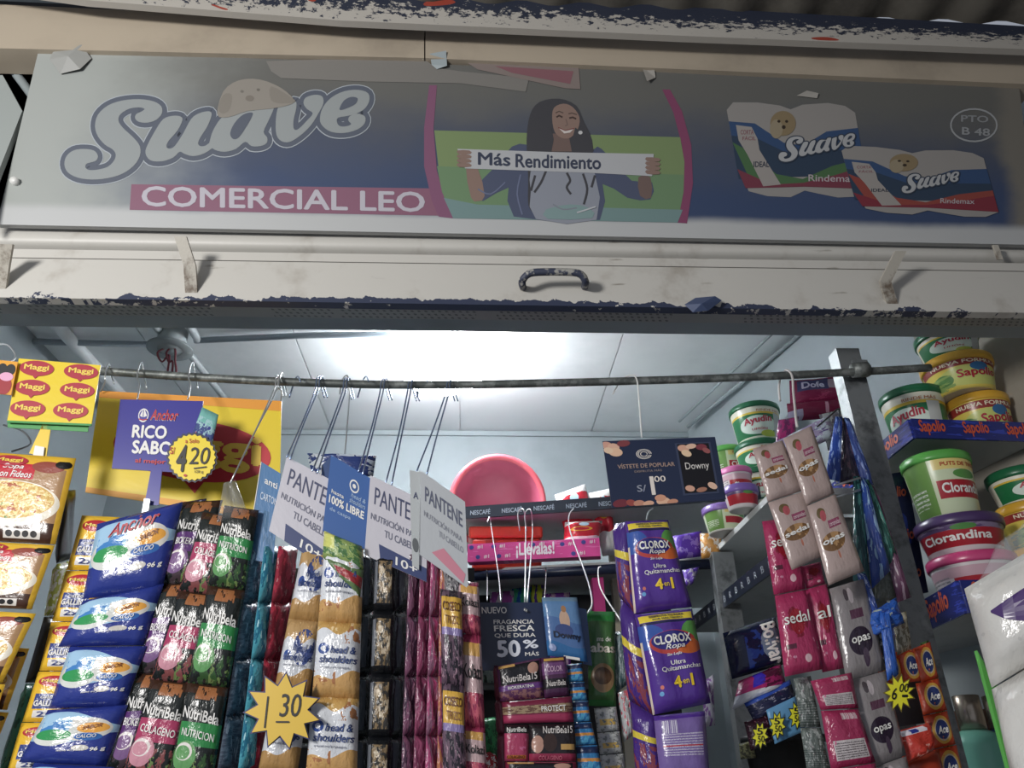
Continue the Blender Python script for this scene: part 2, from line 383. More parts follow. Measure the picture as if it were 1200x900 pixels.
tab([(6, 286), (2, 310), (-2, 338)], .010, [.885, .905, .926]); tab([(1167, 287), (1173, 304)], .004, [.925, .93])
tag(mk('torn_tape', [P(802, 357, .915), P(815, 349, .918), P(838, 347, .912), (P(846, 352, .915)), P(830, 364, .912), P(812, 366, .916), P(822, 356, .905)], [(0, 1, 6), (1, 2, 6), (2, 3, 6), (3, 4, 6), (4, 5, 6), (5, 0, 6)], mat('#46557a', .35)), 'scrap of crumpled blue tape stuck to the bottom edge of the shutter', 'tape')
# ------------------------------------------------------------------ signboard
sa, sb, scn, sd = P(45, 60, .88), P(1196, 98, .88), P(1218, 286, .93), P(-4, 263, .93)
sn = ((sb - sa).cross(sd - sa)).normalized(); sn = sn if sn.y < 0 else -sn
def SP(px, py, off=0.0):
    d = ray(px, py); t = (sd - EYE).dot(sn) / d.dot(sn); return EYE + d * t + sn * off
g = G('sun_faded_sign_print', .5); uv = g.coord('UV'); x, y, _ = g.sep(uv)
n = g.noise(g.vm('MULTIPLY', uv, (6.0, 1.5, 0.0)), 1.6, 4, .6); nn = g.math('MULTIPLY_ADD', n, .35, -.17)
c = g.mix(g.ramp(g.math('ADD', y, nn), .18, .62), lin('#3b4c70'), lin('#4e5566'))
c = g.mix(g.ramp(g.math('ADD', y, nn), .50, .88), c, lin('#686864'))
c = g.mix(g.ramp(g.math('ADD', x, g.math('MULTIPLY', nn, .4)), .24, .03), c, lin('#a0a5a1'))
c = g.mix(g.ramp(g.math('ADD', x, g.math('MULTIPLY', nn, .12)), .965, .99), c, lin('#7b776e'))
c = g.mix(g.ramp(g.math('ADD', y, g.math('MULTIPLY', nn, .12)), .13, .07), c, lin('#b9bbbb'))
g.col(c); g.bump(g.noise(g.coord('Object'), 5, 3), .1, .01); M_sign = g.m
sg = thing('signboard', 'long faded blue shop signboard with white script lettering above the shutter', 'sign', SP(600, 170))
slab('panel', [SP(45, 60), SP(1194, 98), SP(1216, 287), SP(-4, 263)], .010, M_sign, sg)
SW, SG, SD = '#949a9b', '#737b85', '#66707f'
S_ = [(95,620),(110,560),(160,520),(230,510),(300,520),(330,555),(320,590),(280,605),(250,615),(243,640),(270,658),(330,655),(400,635),(445,590),(455,545),(430,510),(380,480),(330,420),(310,350),(330,270),(400,205),(500,170),(620,160),(720,175),(775,210),(780,260),(740,305),(680,325),(620,320),(592,295),(600,265),(640,245),(658,228),(620,218),(550,228),(490,265),(475,310),(505,360),(580,430),(625,490),(625,560),(580,630),(500,685),(400,715),(290,725),(190,712),(120,675)]
U_ = [(665,540),(680,480),(740,370),(790,300),(850,278),(905,280),(925,305),(890,380),(830,450),(812,490),(830,508),(870,490),(930,400),(985,300),(1040,260),(1110,245),(1130,270),(1100,350),(1050,430),(1035,470),(1050,490),(1090,485),(1150,440),(1160,480),(1080,540),(1000,560),(940,545),(905,530),(860,570),(780,597),(700,590)]
A_ = [(-20,440),(0,380),(50,300),(120,245),(200,235),(290,240),(330,200),(420,190),(425,230),(390,310),(355,390),(380,430),(375,470),(330,490),(270,490),(225,460),(160,510),(80,530),(10,515),(-25,480)]
AH = [(120,400),(150,330),(210,270),(275,255),(270,290),(230,360),(180,430),(140,440)]
V_ = [(440,320),(450,240),(470,205),(540,185),(580,175),(585,220),(565,310),(568,370),(600,370),(660,310),(700,260),(660,230),(635,190),(650,150),(710,130),(765,140),(775,190),(740,260),(690,340),(620,410),(540,460),(480,455),(445,410)]
E_ = [(750,300),(770,220),(830,150),(920,105),(1020,95),(1090,120),(1095,180),(1050,240),(960,275),(880,290),(870,320),(890,350),(940,350),(970,335),(950,310),(960,280),(1010,262),(1065,280),(1065,330),(1010,375),(920,398),(830,390),(770,350)]
EH = [(890,220),(920,170),(970,145),(1015,155),(1000,195),(940,225),(895,238)]
c1 = lambda L: [(60 + a / 6, 90 + b / 6) for a, b in L]; c2 = lambda L: [(250 + a / 6, 90 + b / 6) for a, b in L]
LOGO = [c1(S_), c1(U_), c2(A_), c2(V_), c2(E_)]; HOLES = [c2(AH), c2(EH)]
def logo(ink, f, fill, band, edge, w1, w2, off):
    for k, (mm, ww) in enumerate(((edge, w2), (band, w1), (fill, 0))):   # rim, band, letter
        if mm is None: continue
        for gi, gl in enumerate(LOGO):
            pts = [f(a, b) for a, b in gl]
            if ww: ink.line(pts, ww, mm, off + k * .0003 + .00003 * gi, closed=True, smooth=3)
            ink.poly(pts, mm, off + k * .0003 + .00003 * gi, smooth=3)
    for gl in HOLES: ink.poly([f(a, b) for a, b in gl], band or edge, off + .0009, smooth=3)
ink = Ink(SP)
# puppy resting on the lettering
PD, PL = '#857f76', '#8f8980'
ink.poly([(255,135),(262,108),(280,95),(305,94),(330,104),(345,118),(338,124),(318,128),(290,131),(268,138)], PL, .0016, smooth=3)
ink.poly([(262,112),(256,128),(262,134),(270,128),(272,112)], PD, .0017, smooth=3).poly([(318,102),(340,114),(346,120),(330,122),(318,118)], PD, .0017, smooth=3)
ink.ell(303, 106, 2, 1.6, '#6f6a62', .0018).ell(284, 108, 2, 1.6, '#76716a', .0018).ell(293, 116, 5, 3.5, '#7d766d', .0018)
logo(ink, lambda a, b: (a, b), SW, '#59606e', '#a9b1b8', 5.4, 6.5, .0003)
ink.build('script_lettering', sg)
ink = Ink(SP)
ink.poly([(154, 216), (512, 221), (526, 253), (152, 246)], '#8b5c72', .0003)
ink.text('COMERCIAL LEO', 166, 242, 498, 218, '#b9b5bf', dy=7, bold=.02, off=.0006)
ink.build('shop_name', sg)
# the round picture of the woman with the strip of paper
ink = Ink(SP)
def arc(cx, cy, rx, ry, t0, t1, n=14): return [(cx + rx * math.cos(R_(t0 + (t1 - t0) * i / n)), cy + ry * math.sin(R_(t0 + (t1 - t0) * i / n))) for i in range(n + 1)]
ringo = arc(655, 190, 158, 168, 207, 146, 16); ringi = arc(655, 190, 148, 158, 207, 146, 16)
MG = '#865573'
L = [(503, 100), (497, 150), (497, 195), (506, 235), (514, 254)]; Rr = [(785, 100), (799, 130), (810, 170), (812, 215), (805, 262)]
inner = [(510, 100), (509, 150), (512, 200), (522, 235), (531, 256), (796, 261), (802, 215), (801, 170), (790, 130), (776, 100)]
ink.poly(L[:1] + L[1:] + [(531, 256), (522, 235), (512, 200), (508, 150), (512, 100)], MG, .0004)
ink.poly([(776, 105), (785, 105), (799, 130), (810, 170), (812, 215), (805, 262), (793, 261), (801, 215), (799, 170), (789, 132)], '#8a4668', .0004)
ink.poly([(509, 153), (797, 161), (802, 190), (801, 225), (794, 261), (531, 256), (516, 215)], '#7b9060', .0005)
ink.poly([(512, 195), (801, 205), (801, 225), (794, 261), (531, 256), (518, 225)], '#6d8c66', .00055)
ink.poly([(520, 232), (560, 240), (800, 246), (794, 261), (531, 256)], '#73908f', .0006)
HR, SK, SKD, JK, TS = '#46464b', '#8d7469', '#74605a', '#505871', '#8e939f'
ink.poly([(619,210),(617,165),(621,135),(632,120),(655,116),(675,124),(684,143),(694,165),(694,192),(690,212),(694,238),(684,240),(678,205),(640,200),(634,235),(627,250),(619,240)], HR, .0008, smooth=3)
ink.poly([(600,172),(618,170),(640,182),(690,178),(700,172),(712,182),(740,212),(764,214),(762,234),(735,232),(706,216),(703,258),(602,254),(596,220),(566,236),(556,222),(580,196)], JK, .00075, smooth=2)
ink.poly([(622,200),(640,196),(690,198),(697,204),(699,258),(628,257),(622,225)], TS, .0009, smooth=2)
ink.poly([(643,157),(642,178),(670,178),(666,157)], SKD, .00095)
ink.poly([(647,140),(649,127),(660,122),(671,126),(679,138),(677,152),(668,162),(658,162),(650,155)], SK, .0011, smooth=3)
ink.poly([(619,165),(628,150),(646,150),(646,178),(620,178)], HR, .0012, smooth=2).poly([(674,150),(694,170),(692,182),(672,180)], HR, .0012, smooth=2)
ink.line([(652,138),(655,136),(659,138)], 1.0, '#4a3b37', .0013).line([(667,139),(671,138),(675,140)], 1.0, '#4a3b37', .0013)
ink.line([(651,133),(655,131),(660,133)], .6, '#5a4a44', .0013).line([(666,134),(670,133),(676,135)], .6, '#5a4a44', .0013)
ink.line([(663,140),(665,147),(662,148)], .5, SKD, .0013).poly([(655,151),(663,154),(672,152),(668,156),(661,157)], '#cfc6c0', .0013)
ink.line([(654,150),(662,153.5),(673,151)], .6, '#80504c', .0014).ell(680, 156, 2.5, 2.2, '#c5c5c5', .0014)
ink.poly([(546,196),(560,198),(568,230),(560,236),(552,232)], SK, .0008, smooth=2).poly([(748,208),(762,208),(763,232),(750,230)], SKD, .0008, smooth=2)
ink.poly([(536,175),(655,179),(766,181),(764,207),(690,203),(545,198)], '#b3b5b8', .0013)
for k in range(4):
    ink.poly([(536,177 + k * 5),(550,177 + k * 5),(552,181 + k * 5),(538,181.4 + k * 5)], SK, .0015, smooth=2)
    ink.poly([(757,185 + k * 5),(772,186 + k * 5),(772,190 + k * 5),(758,189.5 + k * 5)], SK, .0015, smooth=2)
ink.text('Más', 560, 194, 598, 179, '#3c4357', dy=1.5, bold=.02, off=.0017); ink.text('Rendimiento', 604, 197, 704, 181, '#3c4357', dy=2.5, bold=.02, off=.0017)
for L_ in ([(664,203),(668,212),(664,220),(669,228)], [(684,176),(688,190),(683,204),(688,222),(684,240)], [(690,196),(697,206),(693,220)], [(628,176),(622,190),(627,206),(622,224)], [(640,200),(634,214),(626,226)]): ink.line([p for p in L_ if p[1] > 199] or L_, 1.3, HR, .00115, smooth=4)
ink.line([(560,222),(575,228),(592,214)], .8, '#6a7390', .0010, smooth=3).line([(610,205),(606,228),(612,252)], .9, '#6a7390', .0010, smooth=3).line([(648,240),(660,246),(676,244)], .8, '#7f858f', .0012, smooth=3)
ink.poly([(640,246),(668,240),(690,244),(694,256),(642,257)], '#7f9a9a', .0012, smooth=2).line([(676,250),(698,243)], .9, '#b8bcc0', .0019)
ink.build('picture_print', sg)
# the two printed packs of rolls
def suave_small(ink, x0, y0, x1, y1, off):
    f = lambda a, b: (x0 + (a - 72) / 368 * (x1 - x0), y0 + (b - 105) / 108 * (y1 - y0))
    logo(ink, f, '#aeb0b2', '#3a4454', None, 1.4, 0, off)
def packprint(ox, oy, W, Hh, sash, low, dy, x=0):
    ink = Ink(SP); q = lambda u, v: (ox + u * W + v * W * .13, oy + v * Hh + u * dy)
    PW = '#989490'
    top = [(0, .08), (.06, .0), (.25, .0), (.42, .03), (.5, .07), (.6, .02), (.8, .0), (.93, .03), (1, .10)]
    bot = [(1, .90), (.9, .98), (.75, .99), (.6, .95), (.5, .92), (.38, .99), (.2, .98), (.06, .93)]
    o = .0004 + x
    ink.poly([q(*p) for p in top + [(1, .5)] + bot + [(0, .5)]], PW, o)
    ink.poly([q(*p) for p in [(0, .20), (.2, .22), (.4, .42), (.55, .45), (.75, .30), (1, .26), (1, .75), (0, .8)]], '#37517a', o + .0002)
    ink.poly([q(*p) for p in [(0, .35), (.2, .38), (.4, .52), (.7, .50), (1, .48), (1, .75), (0, .8)]], '#33445a', o + .0003)
    ink.poly([q(*p) for p in [(0, .42), (.1, .5), (.3, .75), (.5, .8), (.75, .66), (1, .58), (1, .88), (.1, .88)]], sash, o + .0004)
    ink.poly([q(*p) for p in [(0, .70), (.25, .86), (.5, .84), (.75, .76), (1, .66), (1, .9), (.5, .88), (.3, .89), (.04, .9)]], low, o + .0005)
    ink.poly([q(*p) for p in [(.05, .24), (.17, .26), (.2, .38), (.2, .5), (.32, .86), (.18, .88), (.1, .55), (.05, .4)]], '#a09a95', o + .0006)
    ink.text('CORTA', q(.07, .36)[0], q(.07, .34)[1], q(.18, .3)[0], q(.18, .29)[1], '#874f5a', off=o + .0007)
    ink.text('FÁCIL', q(.08, .4)[0], q(.08, .40)[1], q(.19, .35)[0], q(.19, .35)[1], '#874f5a', off=o + .0007)
    ink.text('IDEAL', q(.13, .68)[0], q(.12, .68)[1], q(.26, .62)[0], q(.26, .62)[1], '#303848', bold=.02, off=o + .0007)
    ink.ell(*q(.42, .22), W * .1, Hh * .13, '#8d7b5c', o + .0007).ell(*q(.36, .28), W * .05, Hh * .1, '#9a8d74', o + .0008)
    ink.ell(*q(.39, .2), W * .012, Hh * .015, '#3a3028', o + .0009).ell(*q(.45, .2), W * .012, Hh * .015, '#3a3028', o + .0009).ell(*q(.42, .26), W * .015, Hh * .02, '#3a3028', o + .0009)
    return ink, q
ink, q = packprint(850, 120, 150, 112, '#4b7048', '#7c3b4a', 1); suave_small(ink, 911, 157, 1003, 191, .0012)
ink.text('Rindemax', 947, 213, 1003, 205, '#b5a9ad', dy=1, off=.0012); ink.build('roll_pack_print', sg)
ink, q = packprint(984, 171, 166, 79, '#96463e', '#85323f', 7, .0009); suave_small(ink, 1055, 202, 1124, 228, .0021)
ink.text('Rindemax', 1101, 239, 1141, 233, '#b5a9ad', dy=1, off=.0021); ink.build('roll_pack_print', sg)
ink = Ink(SP); ink.line([(p[0], p[1]) for p in arc(1141, 147, 27, 19, 0, 345, 24)], 1.0, '#a3a6a8', .0006, closed=True)
ink.text('PTO', 1126, 143, 1158, 135, '#94979a', dy=1, bold=.02); ink.text('B 48', 1127, 158, 1160, 149, '#9a9da0', dy=2, bold=.02)
ink.build('stall_number', sg)
ink = Ink(SP)                       # old stickers and tape along the top edge
ink.poly([(312,72),(380,70),(500,72),(512,80),(540,84),(620,92),(616,108),(540,98),(430,96),(330,92),(318,84)], '#7f7c77', .0008)
ink.poly([(544,72),(678,78),(680,105),(662,104),(560,82)], '#877a75', .0011).poly([(580,78),(672,84),(668,99),(600,86)], '#8a5c64', .0013)
ink.build('torn_sticker', sg)
tag(mk('tape_scrap', [SP(504, 66, .006), SP(523, 64, .009), SP(524, 80, .006), SP(512, 82, .002), SP(506, 78, .004)], [(0, 4, 3, 2, 1)], mat('#9aa6aa', .4)), 'small scrap of pale tape on the top edge of the sign near its middle', 'tape')
tag(mk('tape_scrap', [SP(752, 80, .003), SP(766, 82, .004), SP(768, 92, .002), (SP(757, 99, .008))], [(0, 3, 2, 1)], mat('#a8a49c', .5)), 'curled paper scrap on the top edge of the sign right of the red sticker', 'tape')
tag(mk('tape_scrap', [SP(933, 113, .002), SP(944, 109, .006), SP(958, 111, .004), SP(957, 116, .002)], [(0, 3, 2, 1)], mat('#a8a49c', .5)), 'white torn scrap above the printed green roll pack on the sign', 'tape')
tag(mk('tape_scrap', [SP(64, 62, .004), SP(98, 56, .007), SP(108, 70, .003), SP(96, 84, .006), SP(72, 88, .003), SP(60, 72, .005), SP(84, 72, .012)], [(0, 6, 1), (1, 6, 2), (2, 6, 3), (3, 6, 4), (4, 6, 5), (5, 6, 0)], mat('#9b9c98', .5)), 'crumpled grey paper scrap at the top left corner of the sign', 'tape')
# bolt heads at the left edge, conduit in the gap
tag(tube('screw', [SP(19, 214, .008), SP(19, 214, -.005)], .006, M_white), 'white bolt head at the left edge of the signboard', 'bolt')
tag(tube('conduit', [P(-40, 20, .93), P(-10, 48, .93), P(42, 118, .93), P(60, 150, .95)], .0075, mat('#8b9597', .5)), 'grey pipe running diagonally past the top left corner of the sign', 'pipe')
struct(slab('wall_front_left', Q([(-120, -60), (120, -60), (60, 352), (-120, 352)], 1.0), .03, worn('dusty_wall', '#7d8583', '#5f6664', 4, .4, .7, .7)))
tag(slab('metal_angle', Q([(-30, 30), (28, 36), (34, 45), (-30, 45)], .9), .03, worn('pinkish_metal', '#8d8180', '#777', 8) if 0 else mat('#857b7a', .6)), 'dull pinkish metal bracket at the upper left corner of the sign', 'bracket')
tag(slab('sheet_metal', Q([(-60, 90), (3, 88), (26, 130), (-25, 260)], .90), .01, mat('#9aa19e', .5)), 'pale grey panel edge left of the signboard', 'panel')
# ------------------------------------------------------------------ lamp, junction box, conduits on the ceiling
def lathe(name, prof, c, m, parent=None, seg=28, uvfix=False, smooth=True, a0=-90):
    V = []; Fc = []; uv = []; n = len(prof); z0_, z1_ = min(p[1] for p in prof), max(p[1] for p in prof)
    for k in range(seg + 1):
        t = R_(a0 + 360 * (k / seg - .5))
        for r, z in prof: V.append(Vector(c) + Vector((r * math.cos(t), r * math.sin(t), z))); uv.append((k / seg, (z - z0_) / (z1_ - z0_ or 1)))
    for k in range(seg):
        for i in range(n - 1): Fc.append((k * n + i, (k + 1) * n + i, (k + 1) * n + i + 1, k * n + i + 1))
    return mk(name, V, Fc, m, parent, uvs=uv, smooth=smooth)
lc = PZ(519, 410, 1.03); lc.z = H
lm = thing('ceiling_lamp', 'round white ceiling lamp glowing brightly inside the stall', 'lamp', lc)
lathe('base', [(0, 0), (.05, 0), (.05, -.045), (.04, -.055), (0, -.055)], lc, M_white, lm)
eg = G('lit_diffuser'); eg.b.inputs['Emission Color'].default_value = (.93, .97, 1, 1); eg.b.inputs['Emission Strength'].default_value = LAMP_EMIT
lathe('diffuser', [(.04, -.050), (.085, -.056), (.108, -.072), (.112, -.086), (.095, -.108), (.05, -.122), (0, -.125)], lc, eg.m, lm)
jb = PZ(203, 392, 1.04); jb.z = H
j = thing('junction_box', 'round grey ceiling junction box with red wires hanging out', 'junction box', jb)
lathe('box', [(0, 0), (.035, 0), (.035, -.055), (.0, -.055)], jb, mat('#9aa2a4', .5), j); lathe('rim', [(.035, -.05), (.055, -.05), (.055, -.056), (.03, -.056)], jb, mat('#8b9395', .5), j)
for k in range(3):
    a = jb + Vector((.012 * (k - 1), 0, -.05))
    tube('wire', crom([a, a + Vector((-.012 + .01 * k, -.01, -.02)), a + Vector((.004 * k, 0, -.04)), a + Vector((.014, 0, -.02 - .02 * k)), a + Vector((.02, .0, -.09))], 4), .0025, mat('#7d2f3a', .4), j)
M_con = mat('#8f9aa3', .4)
def cond(pts, r, label, m=None, Z=1.035): return tag(tube('conduit', [PZ(a, b, Z) for a, b in pts], r, m or M_con), label, 'pipe')
cond([(228, 399), (360, 393), (450, 392), (505, 396)], .008, 'grey electrical conduit between the junction box and the lamp')
cond([(-30, 396), (60, 401), (190, 404)], .008, 'grey electrical conduit running left from the junction box')
cond([(165, 362), (196, 398)], .010, 'left of two short conduits rising from the junction box to the shutter', mat('#c3cacd', .4))
cond([(210, 362), (232, 398)], .010, 'right of two short conduits rising from the junction box to the shutter', mat('#c3cacd', .4))
cond([(214, 405), (272, 478)], .009, 'pale conduit running back from the junction box over the pipe rail', mat('#b5bdc0', .4))
# ------------------------------------------------------------------ rail pipe, uprights, shelves
RY = 1.03
rod = tag(tube('hanging_rail', crom([P(118, 435, RY), P(300, 446, RY), P(470, 451, RY), P(640, 449, RY), P(850, 443, RY), P(1000, 436, RY), P(1090, 431, RY)], 6), .0062, M_rod), 'long scuffed dark pipe spanning the stall opening, hung with wire hooks', 'rail')
def post(name, top, bot, w_, d_, label):
    o = boxm(name, (top.x - w_ / 2, top.y, bot.z), (top.x + w_ / 2, top.y + d_, top.z), M_steel); return tag(o, label, 'post')
pt = P(993, 408, 1.05); post('steel_post', pt, Vector((0, 0, 0)), .038, .03, 'grey steel upright post carrying the end of the pipe rail')
cl = thing('rail_clamp', 'small dark clamp fixing the pipe rail to the steel post', 'clamp', P(1008, 432, 1.03))
tube('collar', [P(999, 434, 1.03), P(1017, 433, 1.03)], .012, M_rod, cl); boxm('plate', tuple(P(1003, 438, 1.04)), tuple(P(1014, 424, 1.047)), M_steel, cl)
pt = P(846, 640, 1.62); pt.z = z0 + .455; post('steel_post', pt, Vector((0, 0, 0)), .045, .03, 'grey steel post under the middle shelf, right of the purple pouches')
M_shelf = worn('shelf_sheet', '#b5b8b7', '#8f9392', 10, .5, .8, .5); M_navy = mat('#232c49', .35); M_tape = mat('#1d2433', .3)
def shelf(name, corners, Z, label, th=.012, m=None, cat='shelf'):
    t = thing(name, label, cat, sum((Vector(c) for c in corners), Vector()) / 4)
    cs = [Vector((c[0], c[1], z0 + Z)) for c in corners]
    slab('shelf_board', cs, th, m or M_shelf, t, dirv=(0, 0, 1)); return t
def rail3(name, a, b, h, th, m, parent):   # upright strip between two points at a shelf edge
    a, b = Vector(a), Vector(b); up = Vector((0, 0, h)); d = (b - a).normalized(); n = Vector((d.y, -d.x, 0)); n = n if n.x + n.y < 0 else -n
    A = a + n * th; B = b + n * th
    return slab(name, [A + up, B + up, B, A], th, m, parent, dirv=-n)
def on_rail(a, b, h, th):                   # print surface on such a strip
    a, b = Vector(a), Vector(b); d = (b - a).normalized(); n = Vector((d.y, -d.x, 0)); n = n if n.x + n.y < 0 else -n
    return lambda u, v, off=0: a + (b - a) * u + Vector((0, 0, h * v)) + n * (th + off)
nA, nB = PZ(540, 609, .585), PZ(892, 585, .585)
sA = shelf('wall_shelf', [nA, nB, Vector((nB.x + .05, 2.0, 0)), Vector((nA.x, 2.1, 0))], .59, 'upper back shelf with a dark edge strip carrying the red basin and the bags')
rail3('edge_strip', nA, nB, .030, .006, M_tape, sA); f = on_rail(nA, nB, .03, .006); ink = Ink(f)
for k in range(9): ink.text('NESCAFÉ', .035 + k * .11, .25, .105 + k * .11, .72, '#8d96a4', bold=.02)
ink.build('lettering', sA)
bA, bB = PZ(540, 676, .452), PZ(834, 661, .452)
sB = shelf('wall_shelf', [bA, bB, Vector((bB.x, 2.0, 0)), Vector((bA.x, 2.1, 0))], .457, 'lower back shelf with a dark blue front rail under the pink carton')
tube('front_rail', [bA, bB], .012, M_navy, sB)
sC = shelf('side_shelf', [Vector((.53, 1.27, 0)), Vector((.685, 1.27, 0)), Vector((.69, 2.22, 0)), Vector((.53, 2.22, 0))], .46, 'long grey side shelf running back along the right wall, its underside showing')
sD = shelf('side_shelf', [Vector((.525, 1.24, 0)), Vector((.685, 1.24, 0)), Vector((.69, 1.95, 0)), Vector((.525, 1.95, 0))], .345, 'lower side shelf with a black edge tape of small white marks')
e0, e1 = Vector((.525, 1.92, z0 + .335)), Vector((.525, 1.24, z0 + .335))
rail3('edge_tape', e0, e1, .032, .004, M_tape, sD); f = on_rail(e0, e1, .032, .004); ink = Ink(f)
for k in range(16): ink.text('B' if k % 2 else 'R', .05 + k * .058, .3, .072 + k * .058, .7, '#8d929a', bold=.01)
ink.build('lettering', sD)
# taped shelves right of the post
M_sap = prt('violet_shelf_tape', '#27317e', [('NE', .5, .5, .6, .8, 3.5, .56, '#3546b5'), ('NR', 0, 0, 1, 1, 9, .70, '#c9cfe8')], .2, .4)
def taped(corners, Z, label, n1, n2, h=.034):
    t = shelf('tub_shelf', corners, Z, label, .01)
    cs = [Vector((c[0], c[1], z0 + Z - .008)) for c in corners]
    for a, b, n in ((cs[0], cs[1], n1), (cs[3], cs[0], n2)):
        slab_o = rail3('edge_tape', a, b, h, .004, M_sap, t); f = on_rail(a, b, h, .004); ink = Ink(f)
        for k in range(n):
            u = (k + .12) / n; u1 = (k + .72) / n
            ink.text('Sapolio', u, .12, u1, .94, '#d9552f', bold=.03, shear=.1, dy=.05)
        ink.build('lettering', t)
    return t
c0 = PZ(1072, 512, .495); c1_ = PZ(1225, 517, .495)
T1 = taped([c0, c1_, Vector((.86, 1.5, 0)), Vector((.70, 1.5, 0))], .5, 'upper tub shelf with blue and orange printed edge tape right of the post', 3, 3)
T2 = taped([PZ(1132, 712, .222), Vector((1.0, 1.07, 0)), Vector((.88, 1.55, 0)), PZ(1052, 752, .222)], .222, 'lower tub shelf with blue and orange printed edge tape above the mint bottles', 3, 2, .046)
boxm('back_panel', (.70, 1.52, z0 - .5), (.88, 1.53, z0 + .5), worn('dull_back_panel', '#595b5a', '#3f4140', 6), T2)
# ------------------------------------------------------------------ goods: helpers
WH, BK, RED, YEL = '#e9e7e2', '#1d1c1e', '#c32034', '#f2cb1d'
_sd = [0]
def pack(name, q, Y, m, parent, bulge=.004, art=None, wr=.3, nx=8, ny=8, back=.5, fold=0.0, soft=.12):
    _sd[0] += 1
    s = Surf(Q(q, Y) if not isinstance(q[0], Vector) else q, bulge, _sd[0], wr, soft, fold)
    o = s.mesh(name, m, parent, nx, ny, back)
    if art:
        ink = Ink(s); art(ink)
        if ink.F: ink.build('lettering', o)
    return o
def tiles(p0, p1, w0, w1, ys, rise=0.0):
    out = []; E = []
    for y in ys:
        t = (y - p0[1]) / (p1[1] - p0[1]); cx = p0[0] + (p1[0] - p0[0]) * t; w_ = (w0 + (w1 - w0) * t) / 2
        E.append(((cx - w_, y), (cx + w_, y + rise)))
    for a, b in zip(E, E[1:]): out.append([a[0], a[1], b[1], b[0]])
    return out
def strip(label, cat, qs, Y, m, art=None, group=None, bulge=.004, part='sachet', name='sachet_strip', **k):
    y = Y if not isinstance(Y, (list, tuple)) else Y[0]
    t = thing(name, label, cat, P(qs[0][0][0], qs[0][0][1], y), group)
    for i, q in enumerate(qs):
        mm = m[i % len(m)] if isinstance(m, list) else m
        aa = art[i % len(art)] if isinstance(art, list) else art
        pack(part, q, Y, mm, t, bulge, aa, **k)
    return t
def card(name, label, q, Y, m, art, cat='price card', th=.0012, parts=True):
    t = thing(name, label, cat, Q(q, Y)[0]); qq = Q(q, Y)
    slab('board', qq, th, m, t); s = Surf(qq, 0, 0); ink = Ink(s); art(ink, s, t)
    if ink.F: ink.build('lettering', t)
    return t
def hook(x, y, ends, label='bent steel wire hook over the pipe rail', Yc=.955, r=.0011, m=None, tip=16, group=None):
    t = thing('wire_hook', label, 'hook', P(x, y, RY), group)
    for k, (ex, ey) in enumerate(ends):
        dx = 3.5 * k
        pts = [P(x + 6 + dx, y + tip, RY + .02), P(x + 2 + dx, y + 2, RY + .018), P(x + dx, y - 9, RY), P(x - 3 + dx, y - 5, RY - .014), P(x - 5 + dx, y + 8, RY - .02), P((x + ex) / 2, (y + ey) / 2, (RY - .02 + Yc) / 2), P(ex, ey, Yc)]
        tube('wire', crom(pts, 4), r, m or M_wire, t, 6)
    return t
def star(label, cx, cy, r1, r0, n, Y, txts, fill=YEL, edge='#3a3560', rot=0.0, squash=1.0):
    t = thing('price_star', label, 'price tag', P(cx, cy, Y)); o0 = P(cx, cy, Y)
    def ring(a, b, y): return [P(cx + (a if k % 2 else b) * math.sin(rot + math.pi * k / n) * squash, cy - (a if k % 2 else b) * math.cos(rot + math.pi * k / n), y) for k in range(2 * n)]
    def plate(nm, a, b, y, m):
        A = ring(a, b, y); B = [v + Vector((0, .0008, 0)) for v in A]; N = len(A); V = [P(cx, cy, y)] + A + [P(cx, cy, y) + Vector((0, .0008, 0))] + B
        Fc = [(0, i + 1, (i + 1) % N + 1) for i in range(N)] + [(N + 1, N + 2 + (i + 1) % N, N + 2 + i) for i in range(N)] + [(i + 1, N + 2 + i, N + 2 + (i + 1) % N, (i + 1) % N + 1) for i in range(N)]
        return mk(nm, V, Fc, m, t)
    plate('border', r0 + 2, r1 + 3, Y, mat(edge, .4)); c_ = plate('card', r0, r1, Y - .0015, mat(fill, .35))
    ink = Ink(lambda a, b, off=0: P(cx + a, cy + b, Y - .0018 - off))
    for tx in txts: ink.text(*tx[:5], tx[5] if len(tx) > 5 else BK, **(tx[6] if len(tx) > 6 else {}))
    ink.build('lettering', t); return t
def maggi(ink, cx, cy, rx, ry, off=.0008, tail=True, m='#b81f35', tm='#f2d04a', dy=0.0, sy=1):
    ink.ell(cx, cy, rx, ry, m, off)
    if tail: ink.poly([(cx - rx * .25, cy - ry * .8 * sy), (cx + rx * .25, cy - ry * .8 * sy), (cx, cy - ry * 1.35 * sy)], m, off + .0001)
    ink.text('Maggi', cx - rx * .72, cy - ry * .42 * sy - dy / 2, cx + rx * .72, cy + ry * .48 * sy - dy / 2, tm, bold=.03, off=off + .0004, dy=dy)
